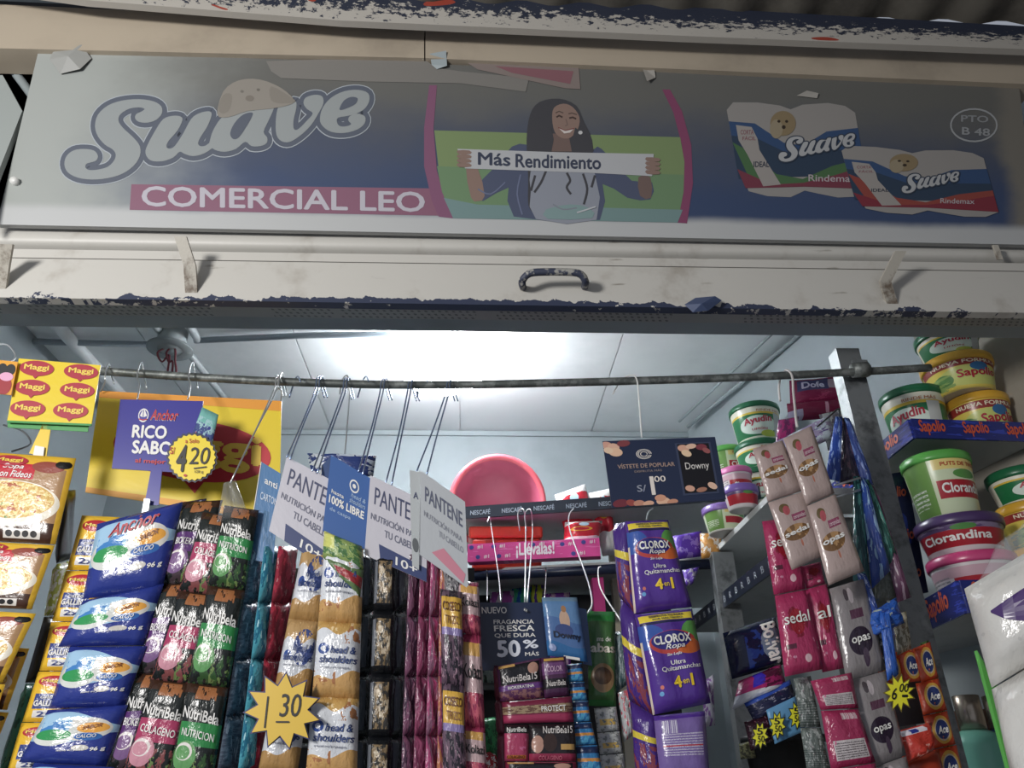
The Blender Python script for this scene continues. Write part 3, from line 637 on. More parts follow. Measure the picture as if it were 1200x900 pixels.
# ------------------------------------------------------------------ far left: soup strip with its header
M_yel = prt('yellow_card', '#efd02a', [('R', 0, 0, 1, .03, '#3f9a4b')], .3, .1); M_plain_yel = mat('#efc92e', .35)
def art_head(ink, s, t):
    for cx, cy in ((.24, .86), (.78, .86), (.23, .55), (.77, .55), (.22, .22), (.73, .22)): maggi(ink, cx, cy, .21, .125, sy=1)
card('header_card', 'yellow header card printed with six red oval logos, hung above the soup packets', [(22, 420), (118, 428), (107, 499), (8, 495)], .94, M_yel, art_head, 'header card')
tag(slab('green_card', Q([(9, 494), (104, 499), (103, 506), (9, 501)], .945), .001, mat('#3f9a4b', .4)), 'green card edge just below the header card of six red ovals', 'header card')
card('header_card', 'orange header card cut by the left edge of the frame, beside the six-oval card', [(-60, 416), (21, 424), (13, 463), (-66, 455)], .935, mat('#eea32c', .35),
     lambda ink, s, t: (ink.ell(.88, .74, .07, .2, BK).ell(.99, .74, .07, .2, BK) if 0 else ink.ell(.80, .74, .07, .17, BK), ink.ell(.92, .74, .07, .17, BK), ink.ell(.86, .25, .12, .28, '#a8272f'), ink.ell(.88, .52, .1, .13, '#e7a5c5')), 'header card')
tag(tube('wire_loop', crom([P(-8, 405, .95), P(8, 404, .95), P(18, 416, .95), P(14, 424, .945)], 4), .0012, M_wire), 'thin wire loop above the orange card at the left edge', 'wire')
tag(tube('wire_loop', crom([P(4, 498, .98), P(26, 505, .98), P(36, 520, .98), P(14, 529, .95)], 4), .0012, mat('#4c5055', .4)), 'dark bent wire behind the green card edge', 'wire')
t = thing('hanging_tape', 'yellow plastic hanger tape with a white staple clip above the soup packets', 'hanger', P(46, 510, .945))
slab('tape', Q([(50, 497), (60, 498), (54, 537), (34, 531)], .945), .001, M_plain_yel, t); slab('clip', Q([(41, 522), (52, 524), (50, 539), (38, 537)], .942), .002, M_white, t)
M_soup = prt('soup_packet_film', '#efb92e', [('R', 0, 0, .94, .84, '#b0865c'), ('R', 0, 0, .94, .22, '#4c3023'), ('E', .42, .42, .53, .26, '#efe6d2'), ('E', .42, .46, .47, .21, '#dcae55'), ('NE', .42, .46, .46, .2, 22, .52, '#f1dd8f'),
    ('NE', .42, .46, .44, .19, 11, .60, '#b8562b'), ('NE', .3, .36, .3, .12, 14, .63, '#5f8a35'), ('R', 0, .70, .62, .88, '#cf2836'), ('E', .75, .86, .17, .07, '#9c4a3d'), ('R', .42, .04, .82, .14, '#e9e3da'), ('E', .9, .9, .085, .05, BK), ('R', 0, .94, 1, 1, '#f2bf2c')], .25, .3)
def art_soup(ink):
    maggi(ink, .33, .91, .2, .065); ink.text('Sopa', .28, .80, .5, .87, WH, shear=.3).text('Pollo con Fideos', .02, .715, .6, .79, WH, shear=.3)
    for k in range(4): ink.ell(.48 + .09 * k, .09, .035, .035, BK)
strip('chicken noodle soup packets with a yellow border, hanging in a strip at the left edge', 'soup packets',
      [[(-22, 529), (89, 537), (65, 638), (-42, 632)], [(-43, 633), (64, 639), (37, 714), (-68, 710)], [(-66, 713), (42, 719), (3, 800), (-100, 795)], [(-98, 797), (6, 802), (-22, 890), (-120, 885)]], [.93, .93, .93, .93], M_soup, art_soup, part='packet')
strip('second strip of soup packets, mostly hidden behind the first at the left edge', 'soup packets',
      [[(-60, 754), (34, 760), (8, 832), (-85, 826)], [(-83, 829), (10, 835), (-20, 910), (-110, 905)]], .955, M_soup, art_soup, part='packet')
# yellow board
def art_board(ink, s, t):
    ink.poly([(0, .93), (1, .91), (1, 1), (0, 1)], '#f09a25').poly([(0, 0), (1, 0), (1, .06), (0, .05)], '#f0a429')
    ink.ell(.53, .5, .42, .27, '#cf2a35', .0006, 40).poly([(.47, .27), (.62, .27), (.56, .13)], '#cf2a35', .0007)
    ink.text('Maggi', .14, .34, .90, .68, '#f3c73b', bold=.03, off=.0011); ink.ell(.91, .19, .022, .04, '#d04a30', .0006).ell(.91, .19, .016, .03, '#efd02a', .0008).text('R', .902, .17, .92, .21, '#d04a30', off=.001)
bd = card('display_board', 'big yellow board with one red oval logo hanging behind the blue milk card', [(117, 458), (330, 470), (327, 612), (100, 577)], 1.045, prt('board', '#efd02a', [], .3, .05), art_board, 'display board')
# blue milk card
def art_blue(ink, s, t):
    ink.ell(.30, .77, .062, .10, WH).ell(.30, .77, .05, .08, '#4038a0', .0006).poly([(.29, .86), (.26, .76), (.295, .74)], WH, .0008).poly([(.30, .88), (.345, .76), (.305, .74)], WH, .0008).line([(.25, .715), (.30, .70), (.35, .715)], .008, RED, .0008)
    ink.text('Anchor', .385, .70, .72, .86, WH, shear=.3, bold=.05, off=.0004).text('Anchor', .385, .705, .72, .86, RED, shear=.3, bold=.02, off=.0008)
    for off, b, m in ((.0004, .07, '#5aa4dc'), (.0008, .045, WH)):
        ink.text('RICO', .19, .44, .60, .63, m, bold=b, off=off)  .text('SABOR', .21, .22, .80, .41, m, bold=b, off=off)
    ink.text('al mejor', .26, .08, .62, .16, RED, bold=.04, off=.0008)
bc = card('price_card', 'dark blue milk card with white lettering in front of the yellow board', [(141, 468), (238, 470), (232, 555), (131, 549)], .975, mat('#3a379b', .3), art_blue)
pack('pouch_picture', [(237, 477), (256, 486), (240, 560), (213, 540)], .969, prt('pouch_print', '#3c3f8f', [('R', 0, .75, 1, 1, '#76b9b0'), ('NR', 0, .5, 1, .85, 9, .5, '#9ec7cb'), ('NR', 0, .4, 1, .7, 6, .5, '#4a5a8e')], .2), bc, .002, lambda i: i.text('Anchor', .02, .44, .9, .56, '#d7627a', shear=.3, bold=.03, off=.001))
t = thing('price_badge', 'round scalloped yellow price badge reading 4,20 on the blue milk card', 'price tag', P(225, 536, .962))
def badge(nm, n, ra, rb, y, m):
    A = [P(225 + (ra if k % 2 else rb) * math.cos(math.pi * k / n), 536 + (ra if k % 2 else rb) * math.sin(math.pi * k / n) * .98, y) for k in range(2 * n)]; c = P(225, 536, y); N = len(A)
    V = [c] + A + [v + Vector((0, .001, 0)) for v in A]; mk(nm, V, [(0, i + 1, (i + 1) % N + 1) for i in range(N)] + [(i + 1, N + 1 + i, N + 1 + (i + 1) % N, (i + 1) % N + 1) for i in range(N)], m, t)
badge('border', 26, 28.5, 30.5, .964, mat('#2b2d45', .4)); badge('card', 26, 26, 28, .9625, mat('#f4d723', .35))
ink = Ink(lambda a, b, off=0: P(225 + a, 536 + b, .9618 - off))
ink.text('4', -19, 17, -6, -15, BK, shear=.25, bold=.03).text('20', -4, 8, 21, -12, BK, shear=.2, bold=.0).line([(2, 13), (17, 11)], .8, BK).text("S/", -26, -4, -20, -12, '#c03020').text('a Solo', -8, -17, 8, -22, '#c03020').text('120 g', 3, 19, 13, 15, BK).ell(-8, 21, 2, 1.5, '#c03020')
ink.build('lettering', t)
hook(166, 434, [(161, 468)], 'left one of two white wire hooks holding the blue milk card', .975, tip=22); hook(226, 434, [(220, 468)], 'right one of two white wire hooks holding the blue milk card', .975, tip=22)
hook(128, 436, [(118, 459)], 'wire hook at the left end of the pipe rail holding the yellow board', 1.04, tip=14); hook(331, 446, [(329, 470)], 'thin wire hook at the right corner of the yellow board', 1.04, tip=14)
t = thing('hanging_tape', 'blue plastic hanger tape with a metal clip above the milk pouches', 'hanger', P(180, 570, .965))
slab('tape', Q([(177, 550), (190, 550), (186, 592), (169, 592)], .968), .001, mat('#3a379b', .3), t); slab('clip', Q([(169, 584), (176, 585), (173, 602), (166, 601)], .962), .002, M_wire, t)
# milk powder pouches
M_milk = prt('milk_pouch_film', '#2b3b94', [('W', .86, -.1, .10, 4, .4, '#9fc8e6'), ('W', .34, .16, .05, 6, 2, '#2b3b94'), ('E', .60, .60, .34, .20, '#d8d5cd'), ('E', .28, .52, .27, .22, '#d9dcd6'), ('R', .08, .56, .44, .84, '#9fc8e6'), ('NR', .08, .52, .46, .74, 7, .45, '#3f84cc'),
    ('NE', .27, .50, .22, .10, 5, .30, '#2f9c53'), ('E', .72, .62, .19, .09, '#f0a63c'), ('E', .70, .47, .17, .065, '#2f67b6'), ('E', .66, .28, .10, .05, '#cfcac0')], .2, .3)
def art_milk(ink):
    ink.text('SABOR', .60, .585, .82, .65, '#7d3a1e', shear=.2, dy=.05, off=.001).text('CALCIO', .57, .44, .80, .50, WH, dy=.02, off=.001)
    ink.text('leche en polvo', .42, .20, .72, .24, WH, dy=.03, off=.001).text('96 g', .78, .21, .94, .29, WH, bold=.03, dy=.03, off=.001)
def art_milk1(ink): art_milk(ink); ink.text('Anchor', .20, .72, .80, .90, WH, shear=.3, bold=.06, dy=.04, off=.0008).text('Anchor', .20, .725, .80, .895, RED, shear=.3, bold=.02, dy=.04, off=.0013)
mq = [[(114, 614), (214, 588), (190, 690), (97, 702)], [(97, 704), (192, 684), (168, 756), (68, 758)], [(82, 758), (172, 757), (146, 828), (57, 830)], [(56, 832), (150, 826), (124, 898), (22, 893)], [(40, 894), (134, 899), (110, 960), (10, 955)]]
strip('blue milk powder pouches with green meadow print, hanging below the blue milk card', 'milk pouches', mq, .945, M_milk, [art_milk1, art_milk, art_milk, art_milk, art_milk], part='pouch', bulge=.010)
M_hen = prt('bouillon_film', '#f0bd2a', [('E', .5, .8, .38, .11, '#c02a33'), ('R', .15, .25, .85, .55, '#34468f'), ('R', .2, .08, .8, .22, WH)], .25, .3)
def art_hen(ink): ink.text('Maggi', .2, .76, .8, .84, '#f2d04a', bold=.03, off=.001).text('GALLINA', .17, .3, .83, .42, WH, bold=.04, off=.001).text('caldo', .3, .45, .7, .52, WH, off=.001).text('2x', .3, .10, .7, .2, '#34468f', off=.001)
strip('yellow bouillon sachets hanging just left of the milk pouches', 'bouillon sachets', [[(96, 604), (140, 606), (122, 668), (78, 668)], [(77, 669), (121, 669), (106, 728), (61, 728)], [(60, 729), (105, 729), (92, 786), (46, 786)], [(45, 787), (91, 787), (78, 846), (26, 846)], [(25, 847), (77, 847), (60, 905), (8, 905)]], .962, M_hen, art_hen)
strip('black and green packets edge-on behind the bouillon sachets at the left', 'packets', [[(76, 575), (88, 574), (82, 655), (66, 660)], [(66, 661), (84, 656), (78, 720), (52, 722)], [(52, 723), (78, 721), (50, 800), (30, 800)], [(30, 801), (50, 801), (26, 905), (0, 905)]], [.96, 1.0, 1.0, .96], [mat('#24282c', .3), prt('lime_film', '#a9b447', [('NR', 0, 0, 1, 1, 5, .5, '#d5d8c8')], .25), mat('#2b2a26', .3), prt('green_film', '#35705a', [('NR', 0, 0, 1, 1, 5, .55, '#224a3c')], .25)], part='packet', bulge=.006)
# ------------------------------------------------------------------ hair sachets printed with bottles
def m_nb(c, l, d):
    return prt('hair_sachet_film', '#1f2422', [('R', 0, .90, 1, 1, '#41291d'), ('NR', .3, .84, .8, .98, 6, .45, '#a5653a'), ('R', .06, .36, 1, .60, c), ('NR', 0, 0, 1, .30, 9, .5, d), ('E', .30, .26, .27, .15, l), ('E', .27, .30, .20, .09, '#e4dcd6'), ('E', .25, .29, .17, .07, l), ('NR', .5, .02, 1, .22, 7, .55, '#6f8a4a')], .22, .35)
M_nb = {'v': m_nb('#5b2f74', '#7e5a8c', '#4a3b42'), 'p': m_nb('#b03760', '#cf8c9c', '#8a4a4a'), 'g': m_nb('#2c8a45', '#5f9d5a', '#35582f')}
def art_nb(w_):
    def f(ink): ink.text('NutriBela', .08, .64, .94, .76, WH, dy=-.05, bold=.02, off=.0012); ink.text(w_, .14, .46, .90, .54, WH, dy=-.04, off=.0012)
    return f
strip('black hair sachets with a purple band, first strip right of the milk pouches', 'hair sachets', tiles((238, 588), (150, 905), 46, 52, [588, 685, 790, 905], -2), .952, M_nb['v'], art_nb('BIOKERATINA'), bulge=.007)
strip('black hair sachets with a pink band, between the purple and green banded strips', 'hair sachets', tiles((262, 592), (170, 910), 44, 56, [600, 692, 796, 910], 6), .942, M_nb['p'], art_nb('COLAGENO'), bulge=.007)
strip('black hair sachets with a green band, nearest to the turquoise sachets', 'hair sachets', tiles((285, 582), (222, 915), 40, 52, [592, 686, 800, 915], 6), .932, M_nb['g'], art_nb('NUTRICION'), bulge=.007)
strip('dark wine red sachets hanging behind the green banded hair sachets', 'hair sachets', tiles((288, 640), (248, 915), 24, 34, [640, 730, 820, 915], 4), .955, [prt('wine_film', '#3a2026', [('NR', 0, 0, 1, .5, 6, .5, '#7c3a44')], .25)], None, bulge=.006)
hook(326, 449, [(270, 566), (272, 562)], 'long leaning wire hook in front of the yellow board', .94)
gp = G('clear_plastic', .12); gp.b.inputs['Alpha'].default_value = .16; gp.col(lin('#d5d9dc')); gp.bump(gp.noise(gp.coord('Object'), 30, 3), .5); M_clear = gp.m
t = tag(Surf(Q([(262, 566), (276, 562), (292, 606), (254, 612)], .928), .012, 3, .5).mesh('plastic_sleeve', M_clear, None, 8, 8, 1.0), 'clear plastic sleeve gathered at the wire above the banded hair sachets', 'plastic sleeve')
M_teal = prt('turquoise_film', '#4fb0c4', [('NV', 5, 2, .5, '#2c7fa0'), ('NV', 11, 2.5, .62, '#b8ecf4')], .15, .6); M_slate = prt('slate_film', '#5e6e80', [('NV', 3, 14, .5, '#4a5668'), ('NV', 7, 2, .6, '#8b97a8')], .2, .5)  # pale streaks are painted shine on the film ripples
strip('slate blue sachets seen edge-on beside the turquoise ones', 'shampoo sachets', tiles((303, 640), (266, 905), 16, 22, [640, 706, 772, 838, 905]), [.935, .985, .985, .935], M_slate, bulge=.006)
bag_top = tag(pack('navy_pack', [(206, 590), (242, 584), (236, 640), (200, 652)], .985, mat('#26305c', .25), None, .006, lambda i: i.text('bl', .3, .55, .9, .95, WH, bold=.035, off=.0008)), 'navy pack top with white letters bl between milk pouches and hair sachets', 'pack')
strip('turquoise sachets seen edge-on below the blue header card', 'shampoo sachets', tiles((318, 640), (290, 905), 15, 22, [640, 706, 772, 838, 905]), [.93, .97, .97, .93], M_teal, bulge=.007)
strip('red sachets seen edge-on between the turquoise and golden strips', 'shampoo sachets', tiles((338, 640), (305, 905), 22, 24, [640, 706, 772, 838, 905]), [.945, .985, .985, .945], prt('red_film', '#96273a', [('NV', 5, 3, .5, '#c3344a'), ('NV', 8, 4, .64, '#d9a0a0')], .2, .5), bulge=.006)  # streaks in the red film paint its rippled shine
strip('grey backs of sachets between the red and the golden strips', 'shampoo sachets', tiles((352, 690), (318, 905), 16, 24, [690, 760, 830, 905]), .958, prt('grey_back', '#7d7a78', [('L', .1, .1, .9, .9, '#4a4848', 22)], .3), bulge=.004)
# ------------------------------------------------------------------ header cards of the shampoo strips
def navyend(ink, c='#2f3e72'): ink.poly([(.26, .0), (1, .0), (1, .16), (.22, .2)], c, .0004)
def art_pan(ink, s, t):
    ink.text('PANTENE', .10, .66, 1.0 - .02, .88, '#42486a', bold=.0); ink.text('NUTRICIÓN PARA', .06, .46, .9, .56, '#6d6f84'); ink.text('TU CABELLO', .30, .31, .9, .4, '#6d6f84'); navyend(ink); ink.text('10+', .5, .04, .85, .14, WH)
M_card = prt('pearl_card', '#c9c6cf', [], .3, .08)
card('header_card', 'turquoise blue header card left of the pale lilac ones', [(306, 541), (329, 555), (320, 660), (288, 655)], .94, prt('aqua_card', '#4d7cae', [('NR', 0, 0, 1, .5, 4, .5, '#3a6a94')], .3, .1),
     lambda ink, s, t: (ink.text('anti', .3, .8, .9, .87, WH), ink.text('CARTON', .2, .62, .95, .7, '#c9d8ea'), ink.line([(.0, 0), (.0, 1)], .03, WH, .0006)), 'header card')
card('header_card', 'pale lilac header card furthest left, beside the turquoise one', [(336, 535), (408, 573), (386, 668), (315, 622)], .932, M_card, art_pan, 'header card')
def art_hs(ink, s, t):
    ink.ell(.46, .76, .085, .09, WH).ell(.46, .76, .065, .068, '#2f5798', .0006).ell(.46, .76, .03, .03, WH, .0008)
    ink.text('head &', .42, .60, .68, .66, '#9db8dc', shear=.2).text('shoulders', .40, .52, .68, .59, '#9db8dc', shear=.2).text('hasta', .08, .52, .3, .57, WH).text('100% LIBRE', .05, .38, .67, .49, WH, bold=.03).text('de caspa', .08, .28, .45, .34, '#9db8dc')
card('header_card', 'dark blue card edge peeping out left of the mid blue header card', [(377, 545), (389, 534), (382, 625), (369, 625)], .935, mat('#38507f', .35), lambda ink, s, t: ink.line([(.0, 0), (.0, 1)], .06, WH, .0006), 'header card')
card('header_card', 'mid blue header card with a white spiral logo above the golden sachets', [(388, 533), (452, 571), (446, 652), (378, 622)], .926, mat('#3c64a8', .3), art_hs, 'header card')
card('header_card', 'pale lilac header card between the blue card and the pair at right', [(434, 557), (500, 588), (500, 682), (427, 650)], .920, M_card, art_pan, 'header card')
card('header_card', 'narrow grey header card squeezed between two pale lilac ones', [(480, 551), (493, 553), (491, 668), (483, 662)], .916, mat('#b4b9ba', .35), lambda ink, s, t: (ink.text('A', .3, .7, .8, .77, '#42486a'), ink.ell(.5, .22, .4, .07, '#5b5f62')), 'header card')
card('header_card', 'pale lilac header card furthest right, partly over the red basin', [(493, 551), (545, 588), (549, 690), (492, 650)], .911, prt('grey_card', '#b7bbbf', [], .3, .08),
     lambda ink, s, t: (ink.text('PANTENE', .10, .66, .92, .84, '#5b6076', dy=.0), ink.text('NUTRICIÓN PARA', .08, .48, .9, .56, '#8d909c'), ink.text('TU CABELLO', .4, .36, .92, .43, '#8d909c'), ink.poly([(.25, .12), (.9, .02), (.95, .14), (.5, .26)], '#cf7f92')), 'header card')
M_hp = mat('#9fb3d8', .2, .8)
for x, y, e, l in ((374, 450, [(336, 536), (340, 538)], 'leaning wire hook above the left lilac header card'), (406, 452, [(366, 552), (372, 554)], 'leaning wire hook left of the mid blue header card'), (450, 453, [(420, 553), (425, 556)], 'leaning wire hook above the mid blue header card'),
                   (482, 454, [(452, 566), (459, 568)], 'leaning wire hook above the middle lilac header card'), (527, 454, [(488, 553), (500, 556)], 'leaning wire hook above the right lilac header card')):
    hook(x, y, e, l, .925, m=M_hp)
for x, l in ((345, 'short wire hook tip below the rail over the lilac card'), (425, 'short wire hook tip below the rail above the blue card'), (494, 'short wire hook tip below the rail nearest the lamp')):
    tag(tube('wire_hook', crom([P(x + 7, 447, 1.0), P(x + 4, 441, 1.02), P(x, 447, 1.045), P(x - 6, 466, 1.05)], 4), .0012, M_hp), l, 'hook')
pack_o = pack('foil_packet', [(360, 531), (441, 534), (437, 558), (366, 560)], 1.09, prt('white_blue_film', '#c8d2e0', [('NR', 0, 0, 1, 1, 4, .5, '#2f4180'), ('R', .5, 0, .8, .8, '#2f4180')], .15, .6), None, .012)
tag(pack_o, 'crumpled white and blue packet hanging behind the mid blue header card', 'packet')
wire_ = tag(tube('hanging_wire', crom([P(398, 462, 1.05), P(402, 444, 1.045), P(408, 442, RY), P(409, 470, 1.04), P(404, 534, 1.09)], 4), .0011, M_wire), 'thin wire carrying the crumpled white and blue packet', 'wire')
# golden sachets
M_hs = prt('golden_sachet_film', '#c79c56', [('NR', 0, 0, 1, 1, 7, .57, '#ecd09a'), ('W', .86, 0, .05, 9, 0, '#d8dbe0'), ('W', .22, .1, .04, 8, 1, '#cf9f5e'), ('NR', .0, .12, .5, .34, 4, .54, '#b0744a'), ('NR', .55, .7, 1, .95, 4, .55, '#b0744a'), ('E', .2, .62, .13, .075, '#2e4c96'), ('E', .2, .62, .06, .035, '#d8dbe0')], .16, .5)
def art_h2(ink): ink.text('head &', .36, .56, .92, .66, '#27407f', shear=.2, bold=.02, off=.0014).text('shoulders', .12, .43, .95, .53, '#27407f', shear=.2, bold=.02, off=.0014).text('control caspa', .15, .35, .8, .39, '#6b6f86', off=.0014)
strip('golden sachets with white labels, left strip under the mid blue card', 'shampoo sachets', tiles((372, 640), (325, 905), 34, 46, [640, 725, 812, 905], 4), .938, prt('blue_lily_film', '#bb9560', [('W', .7, 0, .05, 9, 0, '#c9ccd2'), ('W', .22, .1, .04, 8, 1, '#b3884e'), ('NE', .65, .62, .3, .25, 5, .5, '#3b4b86'), ('E', .22, .5, .12, .07, '#2e4c96')], .16, .5), art_h2, bulge=.008)
strip('golden sachets with white labels, right and nearer strip under the mid blue card', 'shampoo sachets', tiles((403, 640), (388, 910), 46, 60, [640, 728, 816, 910], 3), .915, M_hs, art_h2, bulge=.010)
strip('green and red wrapped sachet tops above the golden strip', 'sachets', [[(380, 622), (424, 640), (426, 668), (378, 652)], [(378, 652), (426, 668), (422, 700), (396, 676)]], .91, [prt('gr', '#8fa75c', [('NR', 0, 0, 1, 1, 4, .5, '#4d7a45'), ('R', 0, .4, .3, 1, '#cfd26a')], .15, .5), prt('gr2', '#5e7a4a', [('R', .2, .3, 1, .7, '#a8343b')], .2, .4)], bulge=.008)
star('yellow star price tag with a navy edge reading 1,30 on the golden sachets', 331, 833, 44, 29, 11, .895, [('1', -22, 20, -16, -17, BK, dict(shear=.3, bold=-.01)), ('30', -4, 7, 22, -20, BK, dict(shear=.2, bold=.0)), ('-', -8, 14, 8, 12, BK)], fill='#e7bd3a', edge='#36356b', rot=.1)
# black sachets
M_blk = prt('black_sachet_film', '#16181c', [('R', .2, .12, .85, .86, '#3a3733'), ('NR', .2, .12, .85, .86, 6, .5, '#8a7352'), ('NR', .3, .3, .85, .8, 5, .55, '#c9b79a'), ('R', .0, .12, .16, .86, '#6c7078')], .18, .5)
M_blk2 = prt('black_edge_film', '#1d2228', [('R', .1, .1, .35, .9, '#4b545e'), ('NV', 9, 2, .6, '#59606a')], .18, .5)
by = [650, 716, 790, 864, 930]
strip('black sachets seen edge-on, left of the wider black strip', 'shampoo sachets', tiles((432, 650), (422, 905), 16, 20, by), [.93, .96, .96, .93], M_blk2, bulge=.006)
strip('black sachets with golden bottle print under the middle lilac card', 'shampoo sachets', tiles((452, 650), (444, 905), 24, 28, by), .925, M_blk, bulge=.007)
strip('black sachets seen edge-on beside the mauve strips', 'shampoo sachets', tiles((471, 655), (462, 905), 13, 16, by), [.93, .97, .97, .93], M_blk2, bulge=.006)
M_m = [prt('mauve_film', c, [('NV', 7, 1.6, .5, d), ('NV', 12, 2.2, .62, '#cfa4b6'), ('NR', .2, .1, .9, .9, 4, .66, e)], .14, .7) for c, d, e in (('#7d4a66', '#4d3348', '#3a2a35'), ('#a0486c', '#7c3454', '#40303c'), ('#8a5872', '#b8487a', '#c08a4a'), ('#96406a', '#c77a52', '#4a2f44'))]  # long pale streaks stand in for sheen on the mauve ripples
my = [650, 722, 792, 862, 935]
for i, (a, b, l) in enumerate(((487, 478, 'leftmost of four mauve sachet strips seen edge-on'), (500, 492, 'second from left of four mauve sachet strips seen edge-on'), (512, 506, 'third from left of four mauve sachet strips seen edge-on'), (523, 520, 'rightmost of four mauve sachet strips seen edge-on'))):
    strip(l, 'shampoo sachets', tiles((a, 640), (b, 905), 13, 15, [640 + 4 * i] + my[1:]), [.92, .94, .94, .92], M_m[i], bulge=.005, wr=.6)
M_yl = prt('yellow_label_film', '#6c5566', [('NR', 0, 0, 1, 1, 5, .5, '#2e2a33'), ('NR', 0, 0, 1, .5, 8, .6, '#b08a9c'), ('R', .05, .58, .95, .92, '#d8a840'), ('R', .05, .5, .95, .58, '#8a7ab0')], .15, .5)
M_kz = prt('pink_print_film', '#a83a5c', [('NR', 0, 0, 1, 1, 7, .55, '#7c2a44'), ('R', 0, .35, 1, .9, '#c6a6a8'), ('R', .1, .75, .9, .9, '#cf9c50'), ('NR', 0, .0, 1, .35, 6, .5, '#d05f72')], .15, .5)
strip('sachets with mustard yellow labels right of the mauve strips', 'shampoo sachets', tiles((529, 690), (533, 915), 26, 28, [690, 800, 915], 4), .905, M_yl, lambda i: i.text('COSECO', .1, .76, .9, .86, '#6a3a2a', bold=.02, off=.0014).text('TRIZO', .2, .62, .8, .71, '#8a5a3a', off=.0014), bulge=.007)
strip('pink and cream sachets right of the mustard labelled ones', 'shampoo sachets', tiles((549, 680), (558, 915), 24, 26, [680, 742, 850, 915], 3), .918, M_kz, lambda i: i.text('Kolazi', .08, .5, .95, .66, BK, bold=.02, off=.0014), bulge=.007)
strip('smoky clear-wrapped grey sachets at the top, under the right lilac card', 'shampoo sachets', [[(510, 636), (548, 664), (550, 725), (524, 718)], [(524, 719), (550, 726), (552, 762), (526, 756)]], .925, prt('smoke_film', '#6f6c70', [('NR', 0, 0, 1, 1, 5, .5, '#2f2c33'), ('NR', 0, 0, 1, 1, 10, .62, '#b8b4b8')], .12, .7), bulge=.008)
# added dark rack, hides the bright wall so gaps between strips stay dark
rk = thing('shade_rack', 'dark rack added behind the left sachet strips to keep the gaps between them dark', 'rack', P(330, 700, 1.2))
rq = Q([(92, 668), (556, 664), (556, 905), (60, 905)], 1.2); rq[0].z = rq[1].z = (rq[0].z + rq[1].z) / 2; rq[2] = Vector((rq[1].x, 1.2, 0)); rq[3] = Vector((rq[0].x, 1.2, 0))
slab('back_panel', rq, .01, mat('#202226', .6), rk)
for k in range(7):
    zz = rq[0].z - .03 - k * .11; tube('shelf_wire', [Vector((rq[0].x, 1.19, zz)), Vector((rq[1].x, 1.19, zz))], .003, M_steel, rk, 6)
# ------------------------------------------------------------------ goods on the back shelves
def ring_tub(name, c, prof, m, label, cat, parts=(), tilt=None, seg=40):
    t = thing(name, label, cat, c); return t
# red basin leaning against the wall on the upper back shelf
bc_ = P(583, 589, 1.93)
t = thing('plastic_basin', 'round red plastic basin standing on its rim against the back wall', 'basin', bc_)
ax = Vector((.02, -.97, -.24)).normalized(); u_ = ax.cross(Vector((0, 0, 1))).normalized(); w_ = u_.cross(ax)
def lathe_ax(name, prof, c, ax, m, parent, seg=40):
    u = ax.cross(Vector((0, 0, 1))).normalized(); w = u.cross(ax); V = []; Fc = []; n = len(prof)
    for k in range(seg):
        a = 2 * math.pi * k / seg
        for r, z in prof: V.append(Vector(c) + ax * z + (u * math.cos(a) + w * math.sin(a)) * r)
    for k in range(seg):
        for i in range(n - 1): k2 = (k + 1) % seg; Fc.append((k * n + i, k2 * n + i, k2 * n + i + 1, k * n + i + 1))
    return mk(name, V, Fc, m, parent, smooth=True)
M_red = mat('#d65563', .4); RB = .127
lathe_ax('bowl', [(0, -.10), (.085, -.10), (RB - .012, .0), (RB - .014, -.004), (.083, -.104), (0, -.104)], bc_, ax, mat('#b5506c', .45), t)
lathe_ax('rim', [(RB - .014, -.002), (RB - .010, .006), (RB, .006), (RB + .002, .0), (RB - .002, -.008), (RB - .012, -.006)], bc_, ax, M_red, t)
# two red lidded boxes below it, behind the strip
t = thing('food_container', 'red lidded plastic box with clip handles under the red basin', 'container', P(592, 642, 1.86))
for i, (x0, x1, ya, yb) in enumerate(((549, 636, 616, 630), (553, 634, 631, 668))):
    a = P(x0, yb, 1.80); b = P(x1, ya, 1.80)
    o = boxm('lid' if i == 0 else 'body', (a.x, 1.80, a.z), (b.x, 1.865, b.z), mat('#e2452f' if i == 0 else '#d63a2c', .3), t)
    bv = o.modifiers.new('b', 'BEVEL'); bv.width = .006; bv.segments = 2
for x in (575, 612): slab('clip', Q([(x - 6, 633), (x + 6, 633), (x + 6, 639), (x - 6, 639)], 1.794), .005, mat('#9a2219', .4), t)
def bag(label, q, Y, m, art=None, bulge=.02, cat='bag', name='plastic_bag', **k):
    o = pack(name, q, Y, m, None, bulge, art, **k); tag(o, label, cat); return o
M_det = prt('detergent_film', '#e6e3e0', [('W', .80, .1, .03, 5, 0, '#cf2a3a'), ('W', .28, .12, .04, 5, 1, '#eceae8'), ('E', .45, .62, .3, .09, '#f0b23a'), ('E', .45, .62, .22, .06, '#cf2a3a'), ('E', .5, .8, .14, .07, '#b9d6ec'), ('R', 0, .93, 1, 1, '#f2f0ee')], .15, .5)
bag('white and red detergent bag leaning on the upper back shelf, left of the pair', [(650, 580), (686, 567), (704, 640), (668, 646)], 1.83, M_det, lambda i: i.text('Z', .35, .5, .6, .7, YEL, bold=.05, off=.002), .025)
bag('white and red detergent bag on the upper back shelf, right of the pair', [(690, 578), (716, 572), (722, 650), (706, 652)], 1.81, M_det, None, .02)
bag('white roll of film wrapped bag under the shelf strip left of the beige post', [(662, 612), (706, 610), (700, 640), (660, 642)], 1.755, M_det, None, .02)
